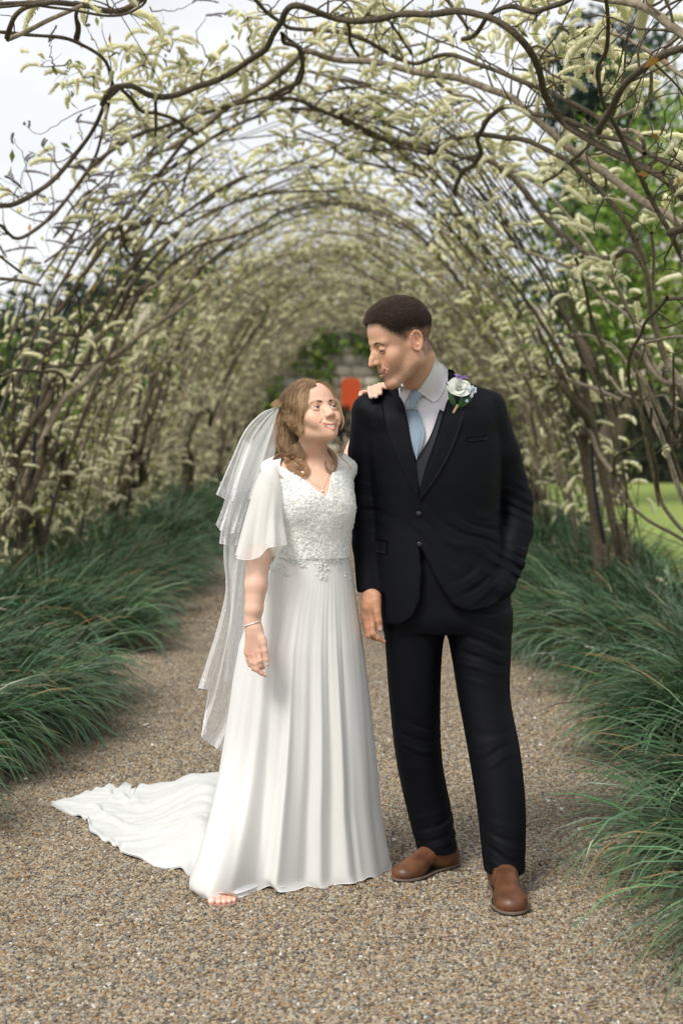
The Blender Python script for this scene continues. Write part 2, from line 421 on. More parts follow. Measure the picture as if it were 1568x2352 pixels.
# a few white shell chips
rg = np.random.default_rng(77); ch = []
for u, v in [(1259, 1840), (1290, 1860), (1240, 1712), (1215, 1560), (452, 1392), (335, 1665), (350, 1712), (200, 1828), (545, 1605), (1228, 1650), (905, 1930), (1180, 1470), (960, 1640), (60, 1790), (1330, 1905), (985, 1970)]:
    c = ground(u, v, .018); a = rg.uniform(0, 6.3); s1, s2 = rg.uniform(.008, .016), rg.uniform(.005, .010)
    e1 = np.array((math.cos(a), math.sin(a), .25))*s1; e2 = np.array((-math.sin(a), math.cos(a), -.1))*s2
    Vc = np.array([c-e1, c-e2, c+e1, c+e2, c-e1*.9+(0, 0, .005), c-e2*.8+(0, 0, .007), c+e1*.8+(0, 0, .006), c+e2*.9+(0, 0, .006)])
    ch.append((Vc, np.array([[4, 5, 6, 7], [0, 1, 5, 4], [1, 2, 6, 5], [2, 3, 7, 6], [3, 0, 4, 7]])))
ob('white_chips', *join_vf(ch), mat('shell_chip', (.78, .77, .73), .5), None, False, None, kind='stuff', label='scattered white stone chips lying on the gravel', category='stone chips')

# ================================================================ strap-leaved border plants
def blades(spec, seed):
    """spec: list of (x0, x1, y0, y1, per_m2, width, lean_dir, edge_x) -> mesh arrays"""
    r = np.random.default_rng(seed); Vs, Cs = [], []
    for x0, x1, y0, y1, dens, wd, lean, ex in spec:
        nc = int((x1-x0)*(y1-y0)*9); cx, cy_ = r.uniform(x0, x1, nc), r.uniform(y0, y1, nc); per = max(3, int(dens/9))
        n = nc*per; bx = np.repeat(cx, per)+r.normal(0, .055, n); by = np.repeat(cy_, per)+r.normal(0, .055, n)
        edge = np.clip(1-np.abs(bx-ex)/.75, 0, 1)
        cl = np.repeat(r.normal(0, .35, nc), per)
        az = r.uniform(0, 2*PI, n); dx, dy = np.cos(az)*.75+lean*(.25+1.15*edge), np.sin(az)*.75-.25+cl*.5
        q = np.sqrt(dx*dx+dy*dy)+1e-6; dx, dy = dx/q, dy/q
        Lb = r.uniform(.44, .84, n)*(1-.12*edge); el = np.radians(r.uniform(54, 88, n)-9*edge); dr_ = r.uniform(.7, 2.2, n)*(1+.30*edge)
        m = 8; t = np.linspace(0, 1, m)
        ang = el[:, None]-dr_[:, None]*t[None]**1.5
        ds_ = Lb[:, None]/(m-1); h = np.cumsum(np.cos(ang)*ds_, 1)-np.cos(ang[:, :1])*ds_; zz_ = np.cumsum(np.sin(ang)*ds_, 1)-np.sin(ang[:, :1])*ds_
        zz_ = np.maximum(zz_, .012+.02*r.random((n, 1)))
        px, py = bx[:, None]+dx[:, None]*h, by[:, None]+dy[:, None]*h+(r.normal(0, .03, n)[:, None]*t**2)
        wv = wd*r.uniform(.7, 1.3, n)[:, None]*np.array([.7, .9, 1, 1, .95, .8, .5, .06])[None]
        roll = r.normal(0, .6, n)[:, None]; sx, sy = -dy[:, None]*np.cos(roll), dx[:, None]*np.cos(roll); sz = np.sin(roll)
        A_ = np.stack([px-sx*wv, py-sy*wv, zz_-sz*wv*.6], -1); B_ = np.stack([px+sx*wv, py+sy*wv, zz_+sz*wv*.6], -1)
        V = np.stack([A_, B_], 2).reshape(-1, 3)
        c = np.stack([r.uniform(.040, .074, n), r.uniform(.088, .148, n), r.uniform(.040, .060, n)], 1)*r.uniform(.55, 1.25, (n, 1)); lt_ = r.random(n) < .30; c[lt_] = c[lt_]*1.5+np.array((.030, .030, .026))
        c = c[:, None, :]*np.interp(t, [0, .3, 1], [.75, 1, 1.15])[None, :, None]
        dead = r.random(n) < .03; tip = (t > .8)[None]&(r.random(n) < .05)[:, None]; c[dead] = np.array((.30, .20, .09)); c[tip] = np.array((.36, .22, .09))
        Vs.append(V); Cs.append(np.repeat(c.reshape(-1, 3), 2, 0))
    V = np.vstack(Vs); C = np.vstack(Cs); nb_ = len(V)//16
    base = (np.arange(nb_)*16)[:, None]; k = np.arange(7)[None]*2
    F = np.stack([base+k, base+k+1, base+k+3, base+k+2], -1).reshape(-1, 4)
    return V, F, C
leafm = mat('strap_leaf', attr='Col', rough=.36, spec=.6, transl=.18)
for side, lab in ((-1, 'dense mound of dark green strap leaves arching over the left edge of the path'), (1, 'dense mound of dark green strap leaves arching over the right edge of the path')):
    e_ = -1.46 if side < 0 else 1.33; a = lambda w, y0, y1, d_, wd: (min(e_, e_+side*w), max(e_, e_+side*w), y0, y1, d_, wd, -side, e_)
    V, F_, C = blades([a(.95, 3.2, 6.5, 1900, .0047), a(1.15, 6.5, 10, 1600, .0054), a(1.2, 10, 15, 1000, .0052), a(1.2, 15, 21, 520, .0075), a(1.1, 21, 30, 260, .011)]+([(1.16, 1.9, 3.6, 5.2, 1700, .0045, -1, 1.16)] if side > 0 else []), 40+side)
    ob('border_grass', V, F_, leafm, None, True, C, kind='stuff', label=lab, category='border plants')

# ================================================================ leaves for crowns
def leaves(P, size, r, cols, up=.3, shape=1.6):
    n = len(P); d = r.normal(0, 1, (n, 3)); d /= np.linalg.norm(d, axis=1)[:, None]; d[:, 2] -= .25
    nrm = r.normal(0, 1, (n, 3))+np.array((0, 0, up*3)); s = np.cross(d, nrm); s /= np.linalg.norm(s, axis=1)[:, None]+1e-9; d /= np.linalg.norm(d, axis=1)[:, None]
    L_ = size*r.uniform(.6, 1.3, n)[:, None]; W = L_/shape/2
    nn = np.cross(s, d)
    V = np.stack([P, P+d*L_*.5-s*W+nn*W*.35, P+d*L_, P+d*L_*.5+s*W+nn*W*.35], 1).reshape(-1, 3)
    F = np.arange(n*4).reshape(-1, 4); cols = np.array(cols); c = cols[r.integers(0, len(cols), n)]*r.uniform(.65, 1.35, (n, 1))
    return V, F, np.repeat(c, 4, 0)
def clumps(c, rad, nc, per, r, spread=.22, shell=.55):
    d = r.normal(0, 1, (nc, 3)); d /= np.linalg.norm(d, axis=1)[:, None]; q = c+d*np.array(rad)*(shell+(1-shell)*r.random((nc, 1)))*r.uniform(.8, 1.12, (nc, 1))
    sp = np.array(rad).mean()*spread*r.uniform(.5, 1.4, (nc, 1)); return np.repeat(q, per, 0)+r.normal(0, 1, (nc*per, 3))*np.repeat(sp, per, 0)*np.array((1, 1, .7)), q
leafg = mat('foliage', attr='Col', rough=.55, transl=.35, spec=.35)
barkm = mat('tree_bark', (.12, .095, .070), .9, noise=(9, .8, (.055, .043, .034)), bump=(30, .9, .02))
def tree(loc, trunk, tr, crowns, size, cols, label, cat='tree', seed=1, group=None, name='tree', extra=None):
    r = np.random.default_rng(seed); e = empty(name, loc, label, cat, group)
    P = spline([np.array(p, float) for p in trunk], 14); attach(e, ob('trunk', *tube(P, np.linspace(tr, tr*.35, 14)*(1+.5*np.exp(-np.arange(14)/1.2)), 10), barkm))
    Vs, Fs, Cs, o, B_ = [], [], [], 0, []
    for c, rad, nc, per in crowns:
        p, q = clumps(np.array(c), rad, nc, per, r)
        V, F_, C = leaves(p, size, r, cols); Vs.append(V); Fs.append(F_+o); o += len(V); Cs.append(C)
        for w in q[::max(1, nc//9)]: m_ = P[r.integers(6, 14)]; B_.append(tube(spline([m_, (m_+w)/2+r.normal(0, .12, 3), w], 8), np.linspace(tr*.30, .006, 8), 6))
    V = np.vstack(Vs); V[:, 2] = np.maximum(V[:, 2], .01)
    cr_ = ob('crown', V, np.vstack(Fs), leafg, None, False, np.vstack(Cs), kind='stuff'); attach(e, cr_)
    bo = ob('limbs', *join_vf(B_), barkm); attach(e, bo); bo['kind'] = 'stuff'
    return e
G1 = [(.14, .25, .035), (.19, .31, .05), (.09, .17, .03)]; GY_ = [(.22, .30, .05), (.30, .36, .07), (.14, .22, .04)]; GD = [(.022, .045, .016), (.035, .065, .022), (.015, .03, .012)]; GB = [(.05, .085, .06), (.035, .06, .045)]
tree((4.45, 23.8, 0), [(4.45, 23.8, 0), (4.40, 23.8, .8), (4.75, 23.8, 1.8), (5.3, 23.8, 3.0), (5.8, 23.8, 4.4)], .24, [((6.0, 23.6, 4.6), (2.7, 2.4, 2.6), 130, 75), ((5.2, 23.8, 2.9), (1.6, 1.5, 1.0), 40, 60)], .13, G1+[(.17, .27, .05)], 'broad green garden tree with leaning trunk on the lawn behind the man', 'tree', 3)
tree((4.6, 13.4, 0), [(4.6, 13.4, 0), (4.5, 13.4, 1.5), (4.2, 13.4, 3), (4.0, 13.3, 4.4)], .09, [((3.95, 13.2, 4.0), (1.3, 1.5, 1.7), 90, 60), ((3.6, 13.0, 2.4), (.7, 1.2, .9), 34, 50)], .085, GY_+[(.14, .22, .04), (.55, .50, .48)], 'bright yellow green young tree with a few white blossoms by the right frame edge', 'tree', 4)
tree((8.3, 46, 0), [(8.3, 46, 0), (8.3, 46, 7), (8.3, 46, 14)], .35, [((8.3, 46, 12.4), (1.9, 2, 2.6), 46, 50), ((8.6, 46, 8.2), (2.6, 2.4, 1.8), 46, 50), ((9.4, 46, 5), (3.4, 2.4, 2), 60, 50)], .34, GB, 'tall dark blue green conifer far behind the right side of the tunnel', 'conifer', 5)
tree((13.5, 40, 0), [(13.5, 40, 0), (13.5, 40, 4), (13.5, 40, 8)], .35, [((13.2, 40, 8), (4, 3, 4.5), 120, 60)], .30, G1, 'large mid green tree behind the hedge at the far right', 'tree', 6)
tree((-17, 62, 0), [(-17, 62, 0), (-17, 62, 3), (-17, 62, 6)], .35, [((-16, 62, 4.4), (6, 3, 3.2), 90, 60)], .45, GB+GD[:1], 'low dark distant tree on the left skyline beyond the tunnel', 'tree', 7)
tree((-7.5, 58, 0), [(-7.5, 58, 0), (-7.5, 58, 3), (-7.5, 58, 6)], .35, [((-7, 58, 4.6), (5, 3, 3.4), 90, 60)], .45, GB+GD[:1], 'dark distant tree on the skyline left of the tunnel end', 'tree', 8)
shr = [((-4.1, 13.5), (1.1, 1.2, 1.5), 1.35, GD+[(.05, .09, .03)], 'dark leafy shrub behind the nearest left wisteria trunk'), ((-5.6, 17.5), (1.7, 1.5, 1.7), 1.6, G1, 'rounded mid green shrub beyond the left wisteria wall, second from the camera'),
       ((-3.6, 19.5), (1.0, 1.2, .85), .8, GY_, 'low bright yellow green shrub glowing behind the left border'), ((-4.3, 24), (1.5, 1.5, 1.5), 1.4, GD+G1[:1], 'dark green shrub behind the second left wisteria trunk'),
       ((-8.6, 23), (2.4, 2, 2.3), 2.1, G1, 'large green shrub at the far left behind the tunnel'), ((-4.6, 30), (1.8, 1.5, 1.7), 1.5, GD+G1[:2], 'dark green shrub near the left of the tunnel end'),
       ((-3.3, 12.0), (.6, .8, .5), .45, GY_, 'small lime green perennial clump at the foot of the left tunnel wall')]
for i, (p, rad, zc_, cols, lab) in enumerate(shr):
    tree((p[0], p[1], 0), [(p[0], p[1], 0), (p[0], p[1]+.02, zc_*.5), (p[0]+.05, p[1], zc_)], .04, [((p[0], p[1], zc_), rad, 70, 45)], .10+.004*p[1], cols, lab, 'shrub', 20+i, name='shrub')
# dark clipped hedge at the back of the lawn
def hedge(x0, x1, y, h, label, seed, cols=GD):
    r = np.random.default_rng(seed); e = empty('hedge', ((x0+x1)/2, y, 0), label, 'hedge')
    n = int((x1-x0)*h*110); P = np.stack([r.uniform(x0, x1, n), y+np.abs(r.normal(0, .12, n))-.1, h*r.random(n)**.9+.12*r.normal(0, 1, n)*(r.random(n) > .8)], 1); P[:, 2] = np.clip(P[:, 2], .02, None)
    V, F_, C = leaves(P, .15, r, cols, 0); attach(e, ob('leaves', V, F_, leafg, None, False, C, kind='stuff'))
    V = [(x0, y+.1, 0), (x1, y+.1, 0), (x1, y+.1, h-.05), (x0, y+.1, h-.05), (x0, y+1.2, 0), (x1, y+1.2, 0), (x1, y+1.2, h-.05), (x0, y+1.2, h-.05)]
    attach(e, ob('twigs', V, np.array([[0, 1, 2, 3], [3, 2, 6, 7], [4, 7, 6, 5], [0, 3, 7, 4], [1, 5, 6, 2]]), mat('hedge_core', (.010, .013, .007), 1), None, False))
hedge(2.6, 26, 31.5, 2.7, 'long dark clipped hedge at the back of the lawn on the right', 61)
hedge(-30, -9.5, 36, 3.0, 'dark green hedge at the far left beyond the shrubs', 62, GD+[(.05, .09, .03)])

# ================================================================ end of the walk: stone wall, ivy, orange board
wall = empty('stone_wall', (0, 34.6, 0), 'old grey stone wall closing the far end of the tunnel', 'wall')
rw = np.random.default_rng(9); stm = mat('wall_stone', attr='Col', rough=.9, bump=(20, .5, .02)); z_ = 0; rowsN = 0; small = []
back = ob('mortar', [(-5, 34.66, 0), (5, 34.66, 0), (5, 34.66, 4.2), (-5, 34.66, 4.2), (-5, 35.1, 0), (5, 35.1, 0), (5, 35.1, 4.2), (-5, 35.1, 4.2)], np.array([[0, 1, 2, 3], [3, 2, 6, 7], [4, 7, 6, 5], [0, 3, 7, 4], [1, 5, 6, 2]]), mat('mortar', (.44, .40, .33), .95, noise=(4, .6, (.34, .31, .25))), None, False); attach(wall, back)
stone_me = []
bxv = np.array([(-.5, 0, 0), (.5, 0, 0), (.5, 0, 1), (-.5, 0, 1), (-.46, -.5, .06), (.46, -.5, .05), (.45, -.5, .94), (-.46, -.5, .95)])
for k in range(5):
    v = bxv+rw.normal(0, .02, bxv.shape)*np.array((1, 0, 1)); c = np.array([(.46, .42, .34), (.52, .47, .38), (.42, .38, .30), (.55, .50, .40), (.46, .44, .40)][k])
    stone_me.append(mesh_np('stone', v, np.array([[4, 5, 6, 7], [0, 1, 5, 4], [1, 2, 6, 5], [2, 3, 7, 6], [3, 0, 4, 7]]), stm, False, np.tile(c, (8, 1))))
for row in range(13):
    hgt = .27; x_ = -2.2+rw.uniform(-.2, 0)
    while x_ < 2.2 and row > 1:
        w_ = rw.uniform(.28, .62)
        o = link('stone', stone_me[rw.integers(0, 5)]); o.scale = (w_-.025, .12+rw.uniform(0, .05), hgt-.025); o.location = (x_+w_/2, 34.66, .02+row*hgt); attach(wall, o); x_ += w_
r = np.random.default_rng(15); pts = []
for i in range(9000):
    x, z = r.uniform(-4.5, 4.5), r.uniform(.1, 4.6); g = np.hypot((x-.05)/1.45, (z-1.2)/1.75)
    if g > 1+.22*math.sin(x*4)+.18*math.sin(z*5+x*3) or (abs(x+.35-.1*math.sin(z*4)) < .10 and z > 1.5) or (abs(x-.95) < .09): pts.append((x, 34.45-r.random()*.25, z))
V, F_, C = leaves(np.array(pts), .19, r, [(.09, .18, .025), (.13, .24, .035), (.05, .10, .02), (.22, .30, .05)])
ob('ivy', V, F_, leafg, None, False, C, kind='stuff', label='green ivy hanging over the stone wall at the tunnel end', category='ivy')
sg = empty('garden_board', (at(812, 1000, 32)[0], 32, 0), 'small orange red rounded board on a pale post at the tunnel end', 'board')
c = at(806, 906, 32); w_, h_ = .225, .37; th = np.linspace(0, 2*PI, 33)[:-1]
ox = np.sign(np.cos(th))*np.abs(np.cos(th))**.45*w_; oz = np.sign(np.sin(th))*np.abs(np.sin(th))**.45*h_
V = np.vstack([np.c_[c[0]+ox, 0*ox+31.96, c[2]+oz], np.c_[c[0]+ox, 0*ox+32.02, c[2]+oz]]); Fq = [list(range(32)), list(range(63, 31, -1))]+[[i, (i+1) % 32, 32+(i+1) % 32, 32+i] for i in range(32)]
attach(sg, ob('board', V, Fq, mat('orange_paint', (.62, .085, .018), .5), None, False))
attach(sg, ob('post', *tube([(c[0]+.08, 32.04, 0), (c[0]+.08, 32.04, 2.3)], .055, 8), mat('pale_post', (.52, .46, .40), .8)))
tree((at(790, 930, 31)[0]-.05, 31, 0), [(at(790, 930, 31)[0]-.05, 31, 0), (at(790, 930, 31)[0]-.05, 31, .8), (at(790, 930, 31)[0]-.04, 31, 1.5)], .04, [((at(790, 935, 31)[0]-.08, 31, 1.35), (.30, .25, .42), 30, 22)], .08, [(.03, .035, .02), (.05, .045, .03)], 'dark clipped bush in front of the orange board at the tunnel end', 'bush', 88, name='bush')

# dry straw and fallen leaves at the foot of the borders
rs_ = np.random.default_rng(51); st_ = []
for i in range(260):
    sd = -1 if rs_.random() < .5 else 1; y = rs_.uniform(3.6, 11); x = (-1.05 if sd < 0 else .98)+sd*abs(rs_.normal(0, .16))-(sd*rs_.random()*.12 if rs_.random() < .3 else 0); a = rs_.uniform(0, 6.3); L_ = rs_.uniform(.03, .14)
    d = np.array((math.cos(a), math.sin(a), 0)); s = np.array((-d[1], d[0], 0))*rs_.uniform(.0012, .0028); c = np.array((x, y, .017)); t = np.linspace(-.5, .5, 5)[:, None]; cc_ = c+d*t*L_+np.array((0, 0, 1))*(.006*np.cos(t*3)-.002)+s*8*(t**2)*rs_.normal()
    st_.append((np.stack([cc_-s, cc_+s], 1).reshape(-1, 3), grid_faces(5, 2)))
ob('dry_straw', *join_vf(st_), mat('straw', (.34, .22, .10), .8, rand=0, noise=(8, .6, (.20, .12, .05))), None, False, None, kind='stuff', label='dry straw and dead leaf blades lying along the path edges', category='straw')
# ================================================================ wisteria tunnel
bark = mat('wisteria_bark', (.105, .078, .046), .85, noise=(34, .8, (.045, .034, .020)), bump=(60, 1, .012))
barkg = mat('wisteria_bark_grey', (.30, .25, .175), .85, noise=(30, .8, (.13, .10, .062)), bump=(60, 1, .010))
budm = mat('flower_buds', (.88, .85, .62), .75, transl=.40, rand=.16, noise=(60, .6, (.72, .71, .44)))
budo = mat('flower_buds_open', (.30, .27, .27), .75, transl=.2, rand=.2, noise=(90, .7, (.12, .09, .12)))
# a raceme of buds: stalk arches out, then hangs; local x outwards, z up
def raceme_mesh(seed, hi, L_=.15, arch=1.9, fat=.0125, n_=None):
    r = np.random.default_rng(seed); m = 9 if hi else 6; t = np.linspace(0, 1, m); a = .65-arch*t**1.1-r.uniform(0, .5)
    x = np.r_[0, np.cumsum(np.cos(a[:-1]))]*L_/(m-1); z = np.r_[0, np.cumsum(np.sin(a[:-1]))]*L_/(m-1); P = np.stack([x, .012*np.sin(t*3+seed), z], 1)
    rad = fat*np.interp(t, [0, .10, .25, .8, .94, 1], [.25, .75, 1, .92, .62, .2])
    V, F = tube(P, rad*(.72 if hi else 1)*(1+.12*r.normal(0, 1, m)), 5, False)
    if hi:
        T = np.gradient(P, axis=0); T /= np.linalg.norm(T, axis=1)[:, None]; vs, fs, o = [V], [F], len(V)
        for i in range(n_ or 78):
            k = r.uniform(.08, .98)*(m-1); i0 = int(k); f = k-i0; p = P[i0]*(1-f)+P[min(i0+1, m-1)]*f; tg = T[i0]; ra = np.interp(k/(m-1), t, rad)
            ph = r.uniform(0, 6.3); nrm_ = norm(np.cross(tg, (0, 1, 0))); bn = np.cross(tg, nrm_); d = nrm_*math.cos(ph)+bn*math.sin(ph); o_ = p+d*ra*.55; L2 = ra*1.0+.0015; tip = o_+(d*.75+tg*.55)*L2; s = norm(np.cross(d, tg))*.0024
            w = norm(np.cross(s, tip-o_))*.0018; mid_ = (o_+tip)/2
            vs.append(np.array([o_, mid_+s, tip, mid_-s, mid_+w])); fs.append(np.array([[0, 1, 4, 0], [1, 2, 4, 1], [2, 3, 4, 2], [3, 0, 4, 3]])[:, :4]+o); o += 5
        V = np.vstack(vs); Q = np.vstack(fs); F = [list(f) for f in Q[:len(F)]]+[[f[0], f[1], f[2]] for f in Q[len(F):]]
    return V, F
RM = []
for k in range(6):
    V, F_ = raceme_mesh(100+k, True, (.13, .16, .15, .12, .17, .14)[k], (1.2, 1.9, .8, 1.5, 2.3, .5)[k], (.0145, .015, .0135, .014, .0145, .013)[k]); RM.append(mesh_np('flower_raceme', V, F_, budm))
LOW = [raceme_mesh(200+k, False, .15, (1.2, 1.9, .8)[k], .0145) for k in range(3)]
V, F_ = raceme_mesh(300, True, .15, .5, .008, 46); RMO = mesh_np('flower_raceme', V, F_, budo)
rr = np.random.default_rng(404)
YT = np.array([5.7, 10.2, 14.8, 19.4, 24.0, 28.4])
words = ['nearest', 'second', 'third', 'fourth', 'fifth', 'last']
plants = {}
for i, y in enumerate(YT):
    for sd in (-1, 1):
        b = tun(sd*PI/2, y); nm = 'left' if sd < 0 else 'right'
        lab = [f'gnarled wisteria arching overhead from the {nm} side, nearest the camera', f'wisteria with thick trunk beside the dark metal leg on the {nm}, second along that side', f'wisteria on the {nm} side of the tunnel, third from the camera',
               f'wisteria on the {nm} side of the tunnel, fourth from the camera', f'wisteria on the {nm} side of the tunnel, last but one before the stone wall', f'wisteria on the {nm} side at the far mouth of the tunnel'][i]
        plants[(i, sd)] = dict(e=empty('wisteria', (b[0], y, 0), lab, 'wisteria', 'wisterias trained over the tunnel'), rac=[], tw=[], low=[], leaf=[], side=sd, y=y)
def rac_place(pl, p, yaw=None, s=None, kind=0, tilt=None):
    yaw = rr.uniform(0, 2*PI) if yaw is None else yaw
    pl['rac'].append((p, yaw, rr.uniform(.8, 1.25) if s is None else s, kind, rr.normal(0, .35) if tilt is None else tilt))
def twig(pl, p, d, L_, r0, nr, k=5, kind=0):
    """short side shoot carrying racemes"""
    P = [p]; d = norm(d)
    for i in range(5): d = norm(d+rr.normal(0, .28, 3)+np.array((0, 0, .02))); P.append(P[-1]+d*L_/5)
    P = spline(P, 8); pl['tw'].append(tube(P, np.linspace(r0, r0*.4, 8), k, False))
    for i in range(nr):
        q = P[rr.integers(3, 8)]; rac_place(pl, q+rr.normal(0, .008, 3), math.atan2(d[1], d[0])+rr.normal(0, .9), kind=kind)
    return P
